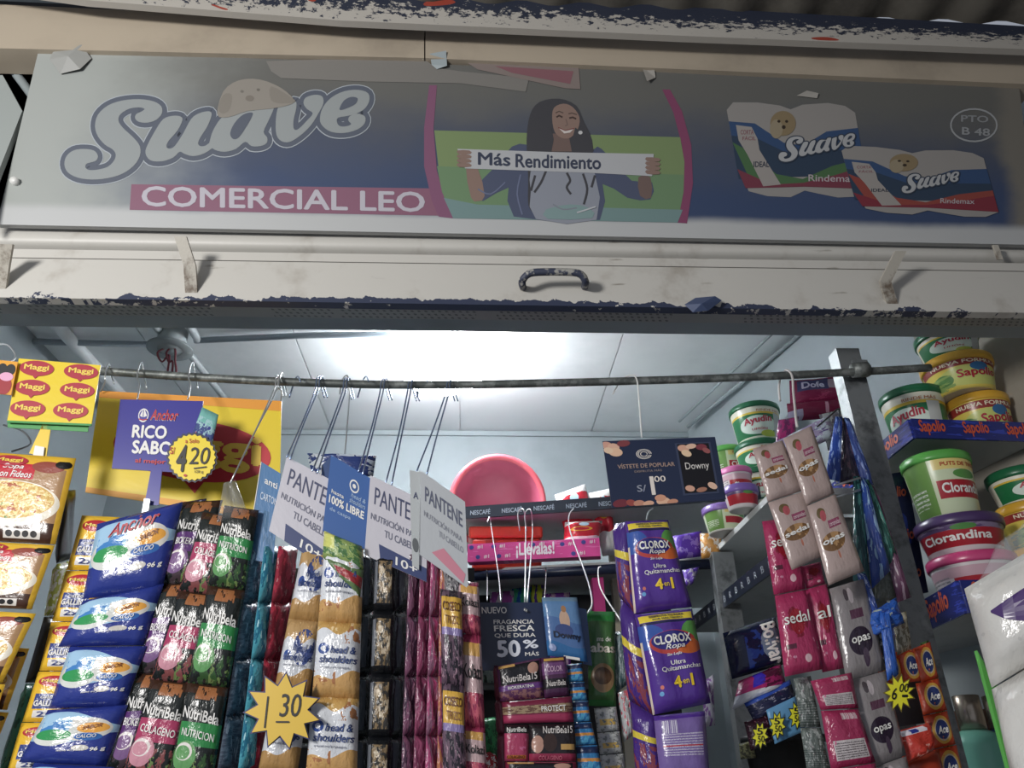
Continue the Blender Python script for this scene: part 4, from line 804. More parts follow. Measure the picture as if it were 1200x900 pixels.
# pink carton
pq = [PZ(548, 668, .475), PZ(704, 663, .475)]
for v in pq: v.y -= .0
a, b = Vector((pq[0].x, 1.76, z0 + .471)), Vector((P(704, 655, 1.71).x, 1.71, z0 + .471))
t = thing('pink_carton', 'bright pink carton lid with white brush lettering on the lower back shelf', 'carton', a); up = Vector((0, 0, .042))
slab('panel', [a + up, b + up, b, a], .03, prt('pink_carton_print', '#e83c96', [('NR', 0, 0, 1, 1, 5, .6, '#f06ab2')], .4, 0), t)
ink = Ink(lambda u, v, off=0: a + (b - a) * u + up * v + Vector((0, -off - .0002, 0)))
ink.text('¡Llévalas!', .37, .05, .66, .95, '#f8e9f2', bold=.03, off=.0006)
for k, (u, v) in enumerate(((.03, .8), (.2, .8), (.08, .25), (.24, .25), (.72, .75), (.88, .8), (.8, .2), (.5, .8))): ink.ell(u, v, .018, .12, '#3a3a9a', .0005, 10).text('#1', u + .045, v - .1, u + .085, v + .12, WH, off=.0006)
ink.build('lettering', t)
tag(slab('pink_carton', Q([(694, 677), (707, 676), (710, 718), (697, 720)], 1.78), .03, mat('#e03a90', .4)), 'pink carton side standing below the blue rail beside the beige post', 'carton')
post_o = boxm('wooden_post', (P(712, 610, 1.86).x, 1.86, 0), (P(722, 610, 1.86).x, 1.885, z0 + .585), mat('#c9bda6', .6)); tag(post_o, 'thin beige upright between the back shelves left of the purple pouches', 'post')
# added dark cabinet below the lower shelf, stands in for the gloom there
ck = thing('shade_cabinet', 'dark open cabinet added behind the bags to keep the space under the lower back shelf dark', 'cabinet', Vector((.2, 1.9, 0)))
boxm('back_panel', (-.12, 1.98, 0), (.50, 2.0, z0 + .445), mat('#23252b', .6), ck); boxm('side_panel', (-.12, 1.72, 0), (-.10, 1.98, z0 + .44), mat('#2b2d33', .6), ck)
for z in (.22, .0, -.25): boxm('shelf_board', (-.10, 1.895, z0 + z - .01), (.50, 1.98, z0 + z), mat('#33363c', .5), ck)
for i, (x0, x1, y0, y1, c_, d_, l) in enumerate(((574, 604, 694, 788, '#c45ac8', '#e9d9f0', 'pink and white bag behind the navy notice'), (600, 622, 690, 788, '#4bd0a0', '#2d70d8', 'green and blue bag behind the navy notice'), (622, 637, 686, 788, '#d6e23a', '#5a3a9a', 'lime bag top behind the navy notice'), (633, 668, 696, 788, '#a04ad0', '#f0c0e8', 'violet bag behind the fairy picture card'),
                                                   (560, 582, 735, 800, '#8d9a96', '#3b4340', 'grey bag low behind the navy notice'), (562, 584, 842, 888, '#2a8a4c', '#1d5a34', 'green bag low beside the wine red sachets'), (560, 582, 880, 905, '#c8303c', '#f0e0e0', 'red and white pack at the bottom beside the green bag'))):
    bag(l, [(x0, y0), (x1, y0 - 2), (x1 + 1, y1), (x0, y1)], 1.55 if y0 > 730 else 1.925, prt('bag_film', c_, [('NR', 0, 0, 1, 1, 4, .52, d_)], .15, .6), None, .018)
# wires hanging from the rails in the middle
def wire(label, pts, r=.0011, m=None): return tag(tube('hanging_wire', crom([P(*p) for p in pts], 5), r, m or M_wire), label, 'wire')
wire('thin wire hanging from the dark shelf strip, left of the middle pair', [(571, 612, 1.745), (574, 606, 1.75), (576, 620, 1.73), (584, 672, 1.4), (587, 706, .97)])
wire('left wire of the middle pair hooked over the dark shelf strip', [(609, 622, 1.76), (607, 601, 1.76), (614, 598, 1.74), (616, 625, 1.7), (615, 715, .96)], .0014)
wire('right wire of the middle pair hooked over the dark shelf strip', [(617, 622, 1.75), (615, 602, 1.75), (622, 598, 1.735), (624, 625, 1.7), (617, 716, .96)], .0014)
wire('long wire slanting down to the fairy picture card', [(672, 596, 1.72), (667, 604, 1.70), (668, 622, 1.6), (686, 672, 1.3), (694, 704, 1.05), (689, 718, .96)], .0014)
wire('short wire below the blue rail over the notice, left one', [(570, 668, 1.78), (571, 676, 1.76), (571, 704, 1.4)])
wire('short wire below the blue rail over the notice, right one', [(639, 664, 1.74), (640, 672, 1.72), (638, 704, 1.3)])
wire('white cord slanting from the blue rail to the purple pouches', [(704, 664, 1.68), (701, 668, 1.66), (704, 690, 1.5), (728, 728, 1.1)], .0014, M_white)
wire('single white wire hook holding the navy and peach card', [(718, 462, 1.05), (728, 446, 1.045), (738, 440, RY), (746, 444, 1.015), (749, 470, 1.01), (752, 513, 1.01)], .0012, M_white)
# navy card with peach flowers
def art_dw(ink, s, t):
    for x, y, rx, ry, c in ((.03, .93, .05, .06, '#e0a58f'), (.09, .9, .05, .06, '#eab89c'), (.1, .82, .06, .07, '#f0c3a0'), (.18, .95, .06, .05, '#8c3f45'), (.04, .85, .04, .05, '#f1cfae'),
                            (.08, .05, .07, .06, '#7d2f3c'), (.17, .05, .04, .05, '#a84c44'), (.24, .03, .05, .05, '#cf8f75'), (.32, .02, .05, .04, '#e9b292'), (.45, .04, .06, .06, '#f0bf9c'), (.43, .09, .05, .05, '#e0a080'), (.53, .02, .05, .04, '#d79678')): ink.ell(x, y, rx, ry, c, .0004, 16, .4)
    for r in (.065, .05, .03): ink.line([(.345 + r * math.cos(a / 3), .77 + r * 1.15 * math.sin(a / 3)) for a in range(0, 19)], .004, '#e9e2da', .0006)
    ink.text('VÍSTETE DE POPULAR', .10, .56, .60, .64, '#b89a8a', off=.0006).text('DISFRUTA MÁS', .24, .49, .48, .53, '#9a8a86', off=.0006)
    ink.text('S/', .24, .20, .32, .30, '#9aa0b0', off=.0006).text('1', .36, .14, .395, .42, '#f0e6dc', bold=.01, off=.0008).text('00', .40, .33, .50, .42, '#f0e6dc', off=.0008)
    ink.poly([(.63, .10), (.95, .10), (.95, .92), (.63, .92)], '#3c4663', .0004).poly([(.65, .13), (.93, .13), (.93, .90), (.65, .90)], '#16151c', .0006)
    for x, y, rx, ry, c in ((.70, .83, .05, .06, '#e6ad92'), (.77, .86, .05, .04, '#f0c3a6'), (.72, .75, .04, .06, '#f3d0a8'), (.86, .84, .05, .05, '#8a3b48'), (.90, .78, .03, .05, '#a65a5a'), (.70, .2, .04, .05, '#e6ad92'), (.80, .17, .05, .035, '#b97f66'), (.90, .22, .035, .06, '#f0c3a6')): ink.ell(x, y, rx, ry, c, .0007, 16, .4)
    ink.text('Downy', .69, .46, .90, .60, '#e8e4de', bold=.0, off=.0009)
card('poster_card', 'navy card with peach flowers and a price of 1,00 hanging from the rail', [(706, 517), (838, 512), (851, 585), (717, 595)], 1.0, mat('#25304f', .3), art_dw, 'poster')
# navy notice with the picture card
def art_nv(ink, s, t):
    ink.text('NUEVO', .06, .83, .42, .93, WH); ink.text('FRAGANCIA', .22, .67, .80, .735, WH).text('FRESCA', .22, .56, .80, .65, WH, bold=.02).text('QUE DURA', .22, .46, .81, .53, WH).text('50', .24, .18, .58, .43, '#dfe3ee', bold=.05).text('%', .62, .30, .84, .43, '#dfe3ee', bold=.03).text('MÁS', .64, .19, .84, .26, WH)
t = card('notice_card', 'navy notice lettered in white hanging in the middle below the pink carton', [(559, 706), (640, 706), (646, 783), (564, 786)], .965, mat('#1f2b4a', .3), art_nv, 'notice')
nt = Q([(600, 704), (641, 704), (641, 712), (600, 712)], .9648)
M_fy = prt('fairy_picture', '#5a84b4', [('W', .62, 0, .05, 4, 1, '#4a6ea6'), ('W', .22, 0, .04, 5, 1, '#2f6aa6'), ('E', .55, .62, .14, .16, '#c9a68c'), ('E', .56, .80, .07, .055, '#a8784f'), ('E', .5, .45, .24, .1, '#3d4f86'), ('R', 0, .93, 1, 1, '#6a8aa4')], .25, .2)
def art_f(ink): ink.text('Downy', .2, .28, .92, .42, '#16203a', bold=.03, off=.0012).ell(.14, .14, .09, .06, '#8a9ac8', .001).line([(.4, .02), (.8, .02)], .02, WH, .001)
o = pack('picture_card', [(635, 700), (676, 700), (689, 776), (642, 768)], .955, M_fy, None, .003, art_f); tag(o, 'blue picture sachet of a fairy figure beside the navy notice', 'sachet')
tag(slab('card_edge', Q([(677, 712), (687, 714), (694, 780), (684, 778)], .968), .002, mat('#2b4674', .3)), 'blue card edge right of the fairy picture sachet', 'header card')
# wine and black hair sachets in the centre
M_w = [prt('wine_sachet_film', b, [('NR', 0, 0, 1, .34, 6, .5, d), ('R', .05, .42, .95, .95, '#1c1b20'), ('E', .8, .78, .12, .15, '#b98a78'), ('R', .0, .26, 1, .40, e), ('R', .03, .9, .4, .98, '#c79a55')], .25, .35) for b, d, e in (('#5a2b52', '#8a5a5c', '#6a3a86'), ('#8a2440', '#5c3038', '#a03050'), ('#a03058', '#3a2830', '#b03a5a'))]
M_wb = prt('wine_back_film', '#b03a60', [('R', 0, .75, 1, 1, '#241c20'), ('R', .1, .06, .9, .16, '#d0702e'), ('NR', .1, .2, .9, .7, 6, .6, '#c8608a')], .25, .3)
def an(txt): return lambda i: i.text('NutriBela15', .12, .48, .88, .66, '#d7d0cc', off=.001).text(txt, .2, .29, .8, .37, WH, off=.001)
t = thing('sachet_strip', 'block of wine red and black hair sachets hanging below the navy notice', 'hair sachets', P(620, 770, .945))
pack('sachet', [(582, 781), (634, 771), (637, 818), (586, 822)], .945, M_w[0], t, .004, an('BIOKERATINA'))
pack('sachet', [(634, 771), (663, 769), (667, 815), (638, 818)], .945, prt('plum_sachet', '#4a2448', [('R', 0, .55, 1, .85, '#6c3f72'), ('R', .1, .9, .9, .97, '#c79a3e'), ('R', 0, .2, 1, .45, '#201c22')], .25), t, .004, lambda i: i.text('COLOR', .2, .62, .8, .76, '#c8a0c0', off=.001).text('NutriBela', .15, .26, .9, .4, '#d7d0cc', off=.001))
pack('sachet', [(588, 823), (670, 816), (672, 846), (590, 848)], .945, prt('wine_mid', '#7c2440', [('R', 0, .4, 1, .75, '#6a4a3c'), ('NR', 0, .4, 1, .75, 9, .5, '#a08868'), ('R', 0, 0, 1, .34, '#a83258')], .25), t, .004, lambda i: i.text('PROTECT', .55, .45, .9, .68, WH, off=.001))
pack('sachet', [(591, 849), (620, 849), (619, 892), (591, 892)], .943, M_wb, t, .004, lambda i: i.text('NutriBela', .1, .79, .9, .92, WH, off=.001).text('COLAGENO', .1, .07, .85, .15, '#3a2020', off=.001))
pack('sachet', [(620, 849), (673, 848), (675, 892), (620, 892)], .943, prt('wine_wide', '#9a2c4c', [('R', 0, .2, 1, 1, '#241e22'), ('E', .18, .45, .13, .24, '#b98a78'), ('R', .68, .3, .98, .45, '#c79a55'), ('E', .45, .5, .15, .25, '#3a2824')], .25), t, .004, lambda i: i.text('NutriBela15', .3, .74, .95, .94, '#d7d0cc', off=.001).text('COLAGENO', .2, .03, .7, .14, '#e0708a', off=.001))
pack('sachet', [(592, 893), (675, 893), (677, 915), (593, 915)], .943, M_w[1], t, .004)
strip('wine red sachet edges left of the block of wine red and black sachets', 'hair sachets', tiles((583, 780), (590, 915), 8, 8, [780, 820, 860, 915]), [.96, .95, .95, .96], mat('#6a2438', .3), bulge=.004)
M_bs = prt('blue_sachet_film', '#2c78b4', [('R', 0, .7, 1, .95, '#1c2c54'), ('R', 0, .38, 1, .52, '#d08a3c'), ('NR', 0, 0, 1, .4, 5, .5, '#4aa0cc')], .2, .4)
strip('narrow blue sachets with orange bands right of the wine red block', 'sachets', [[(664, 779), (682, 777), (684, 798), (667, 799)], [(667, 800), (685, 799), (688, 820), (669, 821)], [(670, 822), (689, 821), (692, 845), (673, 846)], [(673, 847), (693, 846), (699, 872), (675, 873)], [(675, 874), (700, 873), (706, 905), (678, 905)]], .955, M_bs, bulge=.004)
M_gb = prt('green_herb_bag', '#3c6a34', [('R', 0, .88, 1, 1, '#2f8a3c'), ('R', 0, .42, 1, .62, '#4a7440'), ('E', .5, .28, .42, .15, '#9a7a50'), ('E', .5, .3, .32, .09, '#5a4028'), ('R', 0, 0, 1, .06, '#2a7a34')], .25, .3)
o = pack('herb_bag', [(688, 716), (721, 717), (722, 828), (690, 827)], 1.0, M_gb, None, .008, lambda i: i.text('ms de', .3, .66, .8, .71, '#d9dccc', off=.0015).text('abas', .08, .54, .95, .64, '#d9d4c0', bold=.04, off=.0015)); tag(o, 'green bag of dried herbs hanging right of the fairy picture sachet', 'bag')
strip('white and silver sachets hanging under the green herb bag', 'sachets', [[(696, 830), (722, 828), (726, 856), (700, 858)], [(700, 859), (726, 857), (730, 882), (703, 884)], [(703, 885), (731, 883), (734, 910), (705, 912)]], .99, prt('silver_film', '#b9bbb9', [('R', .15, .25, .85, .5, '#d9b25a'), ('NR', 0, 0, 1, 1, 6, .56, '#7d8280')], .2, .6), bulge=.005)
bag('teal and grey crinkled bag between the herb bag and the purple pouches', [(719, 740), (733, 740), (738, 800), (722, 812)], 1.01, prt('teal_film', '#3d5a5e', [('NR', 0, 0, 1, 1, 5, .5, '#7f8f92')], .15, .7), None, .008)
bag('white crinkled bag beside the silver sachets at the bottom', [(724, 812), (738, 806), (744, 860), (731, 870)], 1.0, prt('white_film', '#b7b9bb', [('NR', 0, 0, 1, 1, 5, .55, '#d55a6a')], .15, .7), None, .008)
# purple bleach pouches
PU = '#56339a'
M_cl = prt('purple_pouch_film', PU, [('E', .1, .74, .3, .13, '#3a5cb4'), ('E', .92, .74, .22, .13, '#5aa04a'), ('E', .52, .66, .40, .12, '#c2423f'), ('E', .78, .60, .24, .08, '#d9662f'), ('E', .5, .68, .34, .095, '#343086'), ('R', .04, .89, .95, .965, '#ecd23a'), ('NR', .04, .86, .96, .885, 9, .3, '#2b2a55'), ('E', .18, .17, .035, .022, '#6aa8e0'), ('E', .2, .23, .03, .02, '#e07a6a'), ('R', 0, 0, .03, .7, '#e6d3c0')], .2, .25)
def art_cl(ink):
    ink.text('DISFRUTA TU ROPA', .2, .93, .8, .955, '#2b2a55', bold=.04, off=.0016).text('POR MÁS TIEMPO', .24, .90, .76, .92, '#2b2a55', bold=.04, off=.0016)
    ink.text('CLOROX', .20, .645, .84, .735, WH, bold=.06, off=.0018).text('Ropa', .38, .575, .70, .64, WH, shear=.3, off=.0018).text('Sin Lejía', .38, .515, .62, .55, WH, shear=.2, off=.0016)
    ink.text('Ultra', .42, .43, .66, .475, WH, off=.0016).text('Quitamanchas', .24, .365, .92, .42, WH, off=.0016).text('4', .40, .20, .54, .32, YEL, bold=.04, off=.0016).text('en', .56, .23, .66, .27, YEL, off=.0016).text('1', .69, .20, .735, .32, YEL, bold=.01, off=.0016)
M_clb = prt('purple_pouch_back', '#7a62a8', [('R', 0, .92, 1, 1, PU), ('L', .1, .35, .9, .7, '#c9c2d8', 26), ('R', .1, .5, .9, .52, '#c23a4a'), ('B', .12, .7, .42, .9, '#e6e2ee', 60)], .2, .3)
M_clp = prt('purple_pouch_edge', '#4a2c86', [('NR', 0, 0, 1, .5, 4, .5, '#8a3a4a'), ('R', 0, .55, 1, .64, '#e0c83c')], .2, .4)
t = thing('pouch_strip', 'front strip of purple laundry bleach pouches with a yellow band', 'bleach pouches', P(770, 612, .93))
pack('pouch', [(733, 611), (783, 609), (811, 711), (743, 719)], .93, M_cl, t, .010, art_cl, nx=10, ny=12, soft=.06)
pack('pouch', [(744, 720), (811, 713), (833, 824), (765, 838)], .93, M_cl, t, .012, art_cl, nx=10, ny=12, soft=.06)
pack('pouch', [(766, 839), (826, 833), (832, 915), (774, 915)], .93, M_clb, t, .009, None, soft=.06)
strip('purple bleach pouches seen edge-on at the left of the front strip', 'bleach pouches', [[(720, 614), (736, 611), (744, 719), (726, 700)], [(727, 701), (745, 720), (766, 838), (737, 820)], [(738, 821), (767, 839), (775, 915), (746, 915)]], [.955, .935, .935, .955], M_clp, part='pouch', name='pouch_strip', bulge=.008)
wire('wire carrying the front strip of purple pouches from the shelf strip above', [(765, 596, 1.2), (760, 600, 1.05), (757, 612, .93)])
for l, q, Y, c_, d_ in (('violet crisps bag on the back shelf right of the purple pouches', [(788, 628), (822, 622), (824, 652), (790, 656)], 1.66, '#5a2fb0', '#8a6ad0'), ('golden and white snack bag on the back shelf by the side shelf', [(820, 625), (846, 624), (844, 652), (822, 655)], 1.64, '#c98a3e', '#e6ddd0'), ('violet bag under the blue rail end', [(799, 668), (820, 664), (812, 684), (800, 690)], 1.7, '#6a42c0', '#d0c8e0'),
                        ('white bag peeping out behind the steel post low down', [(822, 800), (836, 790), (838, 850), (826, 852)], 1.7, '#c9c2d2', '#8a5aa0')):
    bag(l, q, Y, prt('snack_film', c_, [('NR', 0, 0, 1, 1, 3, .52, d_)], .15, .6), None, .015)
# ------------------------------------------------------------------ tubs
def m_tub(base, shapes): return prt('tub_label', base, shapes, .3, .05)
# u: .5 faces the street; label art spans u .3 .. .7
M_ay = m_tub('#e7e3cf', [('R', .26, .10, .78, .78, '#1f7a46'), ('R', .26, .74, .78, .80, '#e8c23a'), ('E', .5, .42, .14, .27, '#dfeee0'), ('E', .57, .16, .06, .1, '#c8d84a'), ('R', .62, .1, .70, .78, '#c9ccc8')])
M_sa = m_tub('#dfc84f', [('R', .24, .72, .8, .92, '#9a2f2a'), ('E', .55, .4, .2, .32, '#c9cf6a'), ('E', .58, .66, .05, .14, '#2f6aa0'), ('E', .38, .35, .06, .2, '#5a8a4a'), ('NR', .26, 0, .44, .5, 9, .5, '#8aa85a')])
M_sb = m_tub('#e9c32a', [('R', .3, .1, .8, .8, '#f0d24a'), ('NR', .3, .1, .8, .8, 6, .6, '#c02a3a')])
M_cg = m_tub('#d9e2c4', [('R', .26, .06, .82, .98, '#cfdcb4'), ('R', .26, .06, .44, .98, '#6f9e4a'), ('R', .46, .30, .76, .60, '#b5202e'), ('R', .46, .78, .82, .97, '#e8d27a'), ('L', .28, .2, .4, .5, '#e9ecdf', 14), ('E', .62, .7, .07, .08, '#5a9a4a'), ('R', 0, 0, 1, .05, '#e6e3dc')])
M_cv = m_tub('#d6d0d0', [('R', .28, .2, .74, .74, '#b5202e'), ('R', .28, .74, .74, .92, '#5a4472'), ('NR', .28, .74, .74, .92, 8, .5, '#8a7a9a'), ('E', .52, .80, .05, .1, '#4a8a3c'), ('L', .76, .3, .84, .7, '#6a8a5a', 12)])
M_cp = m_tub('#d3cacb', [('R', .42, .05, .8, .62, '#b5202e'), ('R', .28, .62, .8, .86, '#c9a0ac'), ('L', .26, .1, .4, .7, '#8a8688', 12)])
LIDG, LIDY, LIDL, LIDV, LIDP = '#1c6a42', '#e0a82c', '#59b04a', '#4b3566', '#d0407a'
def tub(label, x, y, zb, r, h, lid, m, art=None, a0=-90, group=None, lh=.012):
    c = Vector((x, y, zb)); t = thing('tub', label, 'tub', c, group); rb = r * .80
    prof = [(0, 0), (rb - .003, 0), (rb, .003), (r * .955, h - lh)]
    b = lathe('body', prof[1:], c, m, t, 32, a0=a0); lathe('base', [(rb - .001, .001), (0, .001)], c, mat('#cfcbc0', .4), t, 32, a0=a0)
    lathe('lid', [(r * .93, h - lh - .004), (r * .985, h - lh - .004), (r, h - lh), (r, h - .003), (r - .003, h), (r * .86, h), (r * .85, h - .004), (0, h - .004)], c, mat(lid, .3), t, 32, a0=a0)
    if art:
        def f(u, v, off=0):
            a = R_(a0 + 360 * (u - .5)); rr = rb + (r * .955 - rb) * v + off; return c + Vector((rr * math.cos(a), rr * math.sin(a), .003 + (h - lh - .003) * v))
        ink = Ink(f); art(ink); ink.build('lettering', b)
    return t
def a_ay(i): i.text('Ayudín', .40, .36, .60, .62, WH, bold=.08, off=.0006, dy=.08).text('Ayudín', .40, .36, .60, .62, '#c0203a', bold=.03, off=.0010, dy=.08).text('LIMÓN', .45, .24, .56, .32, '#c0203a', off=.0008).text('RINDE MÁS', .5, .80, .68, .88, '#c0703a', off=.0006)
def a_sa(i): i.text('NUEVA FORMULA', .34, .77, .70, .88, '#e8dcc0', bold=.03, off=.0006).text('Sapolio', .46, .22, .68, .56, WH, bold=.08, off=.0006, dy=.06).text('Sapolio', .46, .22, .68, .56, '#b5202e', bold=.03, off=.0010, dy=.06)
def a_cg(i): i.text('Clorandina', .48, .36, .745, .54, WH, bold=.03, off=.0006).text('PUTS DE TINTE', .50, .83, .72, .90, '#c0502e', bold=.03, off=.0006)
def a_cv(i): i.text('Clorandina', .33, .34, .63, .64, WH, bold=.03, off=.0006)
def a_cp(i): i.text('Clorandina', .47, .16, .75, .48, WH, bold=.03, off=.0006)
def at(px, py, Z): v = PZ(px, py, Z); return v
ZC = z0 + .512
def ang(x, y, k=0): return math.degrees(math.atan2(-y, -x)) + k      # label turned to the street

def px_tub(label, px, py, Y, ztop, zb, r, lid, m, art, a0=-100, **k):
    p = P(px, py, Y); return tub(label, p.x, Y, z0 + zb, r, ztop - zb, lid, m, art, a0, **k)
tub('green lidded tub alone at the front left corner of the upper tub shelf', .774, 1.19, z0 + .512, .054, .104, LIDG, M_ay, a_ay, -140)
tub('yellow lidded tub at the bottom of the stack on the upper tub shelf', .874, 1.168, z0 + .512, .051, .082, LIDY, M_sa, a_sa, -110)
tub('yellow lidded tub in the middle of the stack on the upper tub shelf', .850, 1.155, z0 + .594, .059, .068, LIDY, M_sa, a_sa, -114)
tub('green lidded tub topmost of the stack on the upper tub shelf', .848, 1.155, z0 + .662, .053, .058, LIDG, M_ay, a_ay, -116)
px_tub('pink lidded tub at the bottom of the left stack on the lower tub shelf', 1136, 655, 1.14, .308, .234, .063, LIDP, M_cp, a_cp, -124)
px_tub('purple lidded tub in the middle of the left stack on the lower tub shelf', 1121, 612, 1.14, .366, .308, .064, LIDV, M_cv, a_cv, -124)
px_tub('tall lime lidded tub on top of the left stack on the lower tub shelf', 1093, 535, 1.145, .474, .366, .053, LIDL, M_cg, a_cg, -116)
px_tub('yellow tub at the bottom of the right stack on the lower tub shelf', 1208, 640, 1.15, .320, .234, .050, LIDY, M_sa, a_sa)
px_tub('yellow lidded tub in the middle of the right stack on the lower tub shelf', 1204, 592, 1.15, .395, .320, .050, LIDY, M_sa, a_sa)
px_tub('green lidded tub topmost at the right edge on the lower tub shelf', 1194, 552, 1.15, .452, .395, .054, LIDG, M_ay, a_ay)
px_tub('green tub at the bottom of the middle stack behind the pale rose sachets', 889, 566, 1.76, .690, .602, .060, LIDG, M_ay, a_ay, -106)
px_tub('green tub second in the middle stack behind the pale rose sachets', 889, 524, 1.76, .764, .690, .062, LIDG, M_ay, a_ay, -106)
px_tub('green lidded tub topmost in the middle stack left of the maroon packs', 883, 481, 1.76, .866, .764, .064, LIDG, M_ay, a_ay, -106)
px_tub('lime tub at the bottom behind the navy poster card', 850, 550, 1.85, .700, .602, .045, LIDL, M_cg, a_cg, -90)
px_tub('lime tub topmost behind the navy poster card', 848, 511, 1.85, .790, .700, .050, LIDL, M_cg, a_cg, -90)
px_tub('pink lidded tub between the navy poster card and the green stack', 862, 556, 1.69, .672, .602, .038, '#d86aa8', M_cp, a_cp, -110)
px_tub('white and lime tub on the long side shelf under the dark edge strip', 848, 604, 1.55, .530, .473, .045, '#8a6ab8', M_cg, None, -90)
px_tub('pink labelled tub on the long side shelf under the dark edge strip', 872, 603, 1.40, .520, .473, .034, '#7a5ab0', M_cv, None, -90)
# small print of the tape round the upright below the upper tub shelf
qn = [(1014, 560), (1062, 552), (1088, 694), (1046, 702)]
t = thing('taped_panel', 'navy panel with orange print running down behind the left stack of tubs', 'panel', Q(qn, 1.23)[0])
slab('panel', Q(qn, 1.205), .006, prt('navy_panel', '#1d2446', [('NE', .5, .3, .5, .4, 3, .55, '#2a3a86')], .25, .3), t); s_ = Surf(Q(qn, 1.204), 0, 0); ink = Ink(s_)
for v in (.12, .42, .78): ink.text('Sapolio', .2, v, .9, v + .12, '#a8482e', bold=.03, shear=.2, dy=-.02)
ink.build('lettering', t)
# maroon packs above the rose sachets
M_mar = prt('maroon_film', '#7a1c44', [('R', .1, .45, .62, .85, '#3a3a66'), ('R', .62, .5, .75, .82, '#9a8a9a'), ('NR', 0, 0, 1, .4, 5, .6, '#97305a')], .2, .4)
o = pack('maroon_pack', [(925, 446), (990, 441), (999, 470), (926, 476)], 1.20, M_mar, None, .012, lambda i: i.text('Dofe', .16, .52, .55, .78, '#b9b4d0', bold=.05, off=.001)); tag(o, 'maroon pack with a dark logo box right behind the pipe rail', 'pack')
o = pack('maroon_pack', [(922, 473), (996, 468), (1000, 488), (924, 494)], 1.19, prt('maroon_film2', '#6a1738', [('R', .55, .2, .6, .8, '#a87a90'), ('R', 0, .0, .2, .5, '#8a86a0')], .2, .3), None, .012); tag(o, 'maroon rolled pack below the one with the dark logo box', 'pack')
bag('pink maroon crinkled pack at the left under the maroon packs', [(912, 492), (936, 488), (930, 520), (908, 528)], 1.16, prt('mg', '#a02a6a', [('NR', 0, 0, 1, 1, 4, .5, '#6a2a5a')], .15, .6), None, .01, 'pack')
bag('lilac and sky blue crinkled bag over the rose sachets', [(900, 522), (972, 486), (978, 512), (906, 546)], 1.10, prt('lilac_film', '#a79ac0', [('NR', 0, 0, 1, 1, 4, .5, '#c9d8e4'), ('NR', 0, 0, 1, 1, 6, .6, '#6a5a9a')], .12, .7), None, .012, 'bag')
bag('clear grey wrapped pack against the steel post', [(960, 486), (1002, 476), (1014, 560), (980, 566)], 1.13, prt('greywrap', '#8f9294', [('NR', 0, 0, 1, 1, 4, .52, '#5b5560')], .1, .6), None, .010, 'pack')
wire('white wire loop over the pipe rail holding the pale rose sachets', [(914, 470, 1.05), (913, 450, 1.045), (920, 434, RY), (928, 440, 1.015), (930, 462, 1.0), (934, 500, .93)], .0018, mat('#cfc9c6', .35))
# pale rose sachets
M_rs = prt('rose_sachet_film', '#b59f99', [('E', .42, .46, .34, .115, '#7d5a38'), ('NE', .42, .46, .34, .115, 4, .5, '#b58a5a'), ('E', .30, .84, .13, .07, '#6a5a3a'), ('E', .34, .80, .09, .07, '#b5525a'), ('R', .42, .62, .78, .72, '#9a4a68'), ('R', 0, .0, 1, .02, '#a08a84'), ('E', .47, .29, .03, .05, '#b8705a')], .2, .3)
def art_rs(w_): return lambda i: i.text(w_, .10, .425, .76, .50, WH, bold=.04, dy=.02, off=.0014).text('ceramidas', .44, .64, .76, .70, '#e0c0c8', off=.0012)
t = thing('sachet_strip', 'left strip of pale rose sachets with a brown circle, hung from the white loop', 'shampoo sachets', P(900, 540, .92))
pack('sachet', [(882, 526), (917, 516), (943, 574), (900, 588)], .925, M_rs, t, .004, art_rs('sedal')); pack('sachet', [(900, 589), (944, 575), (968, 650), (928, 668)], .92, M_rs, t, .004, art_rs('sedal'))
t = thing('sachet_strip', 'right strip of pale rose sachets with a brown circle, hung from the white loop', 'shampoo sachets', P(940, 520, .905))
pack('sachet', [(918, 514), (951, 499), (978, 578), (945, 592)], .905, M_rs, t, .004, art_rs('opas')); pack('sachet', [(946, 593), (979, 579), (1013, 669), (971, 686)], .90, M_rs, t, .005, art_rs('opas'))
# deep pink sachets
M_pk = prt('pink_sachet_film', '#b0315e', [('NE', .5, .62, .3, .2, 4, .5, '#8a1f36'), ('E', .5, .62, .22, .16, '#a0202e'), ('R', .1, .30, .36, .36, '#5a2438'), ('NR', 0, 0, 1, 1, 8, .68, '#d58aa8'), ('E', .62, .16, .09, .05, '#e0b8c0')], .14, .55)
M_pkb = prt('pink_sachet_back', '#a82e58', [('R', .12, .12, .88, .46, '#c9bfc0'), ('L', .15, .15, .85, .43, '#5a5055', 24), ('B', .45, .82, .85, .94, '#e0d8d8', 60), ('NR', 0, 0, 1, 1, 7, .68, '#d06a90')], .14, .55)
def art_pk(i): i.text('sedal', .12, .60, .88, .74, WH, bold=.01, off=.0016)
t = thing('sachet_strip', 'deep pink sachets with white lettering, front strip under the rose ones', 'shampoo sachets', P(920, 620, .94))
pack('sachet', [(893, 611), (930, 606), (944, 690), (907, 697)], .945, M_pk, t, .006, art_pk); pack('sachet', [(908, 698), (944, 691), (965, 784), (920, 793)], .94, M_pk, t, .007, art_pk)
pack('sachet', [(950, 798), (998, 788), (1006, 830), (962, 832)], .935, M_pkb, t, .006); pack('sachet', [(962, 833), (1006, 831), (1026, 893), (974, 902)], .935, M_pkb, t, .006); pack('sachet', [(974, 903), (1026, 894), (1034, 950), (984, 960)], .935, M_pk, t, .006)
t = thing('sachet_strip', 'deep pink sachets half hidden at the right of the front pink strip', 'shampoo sachets', P(950, 660, .95))
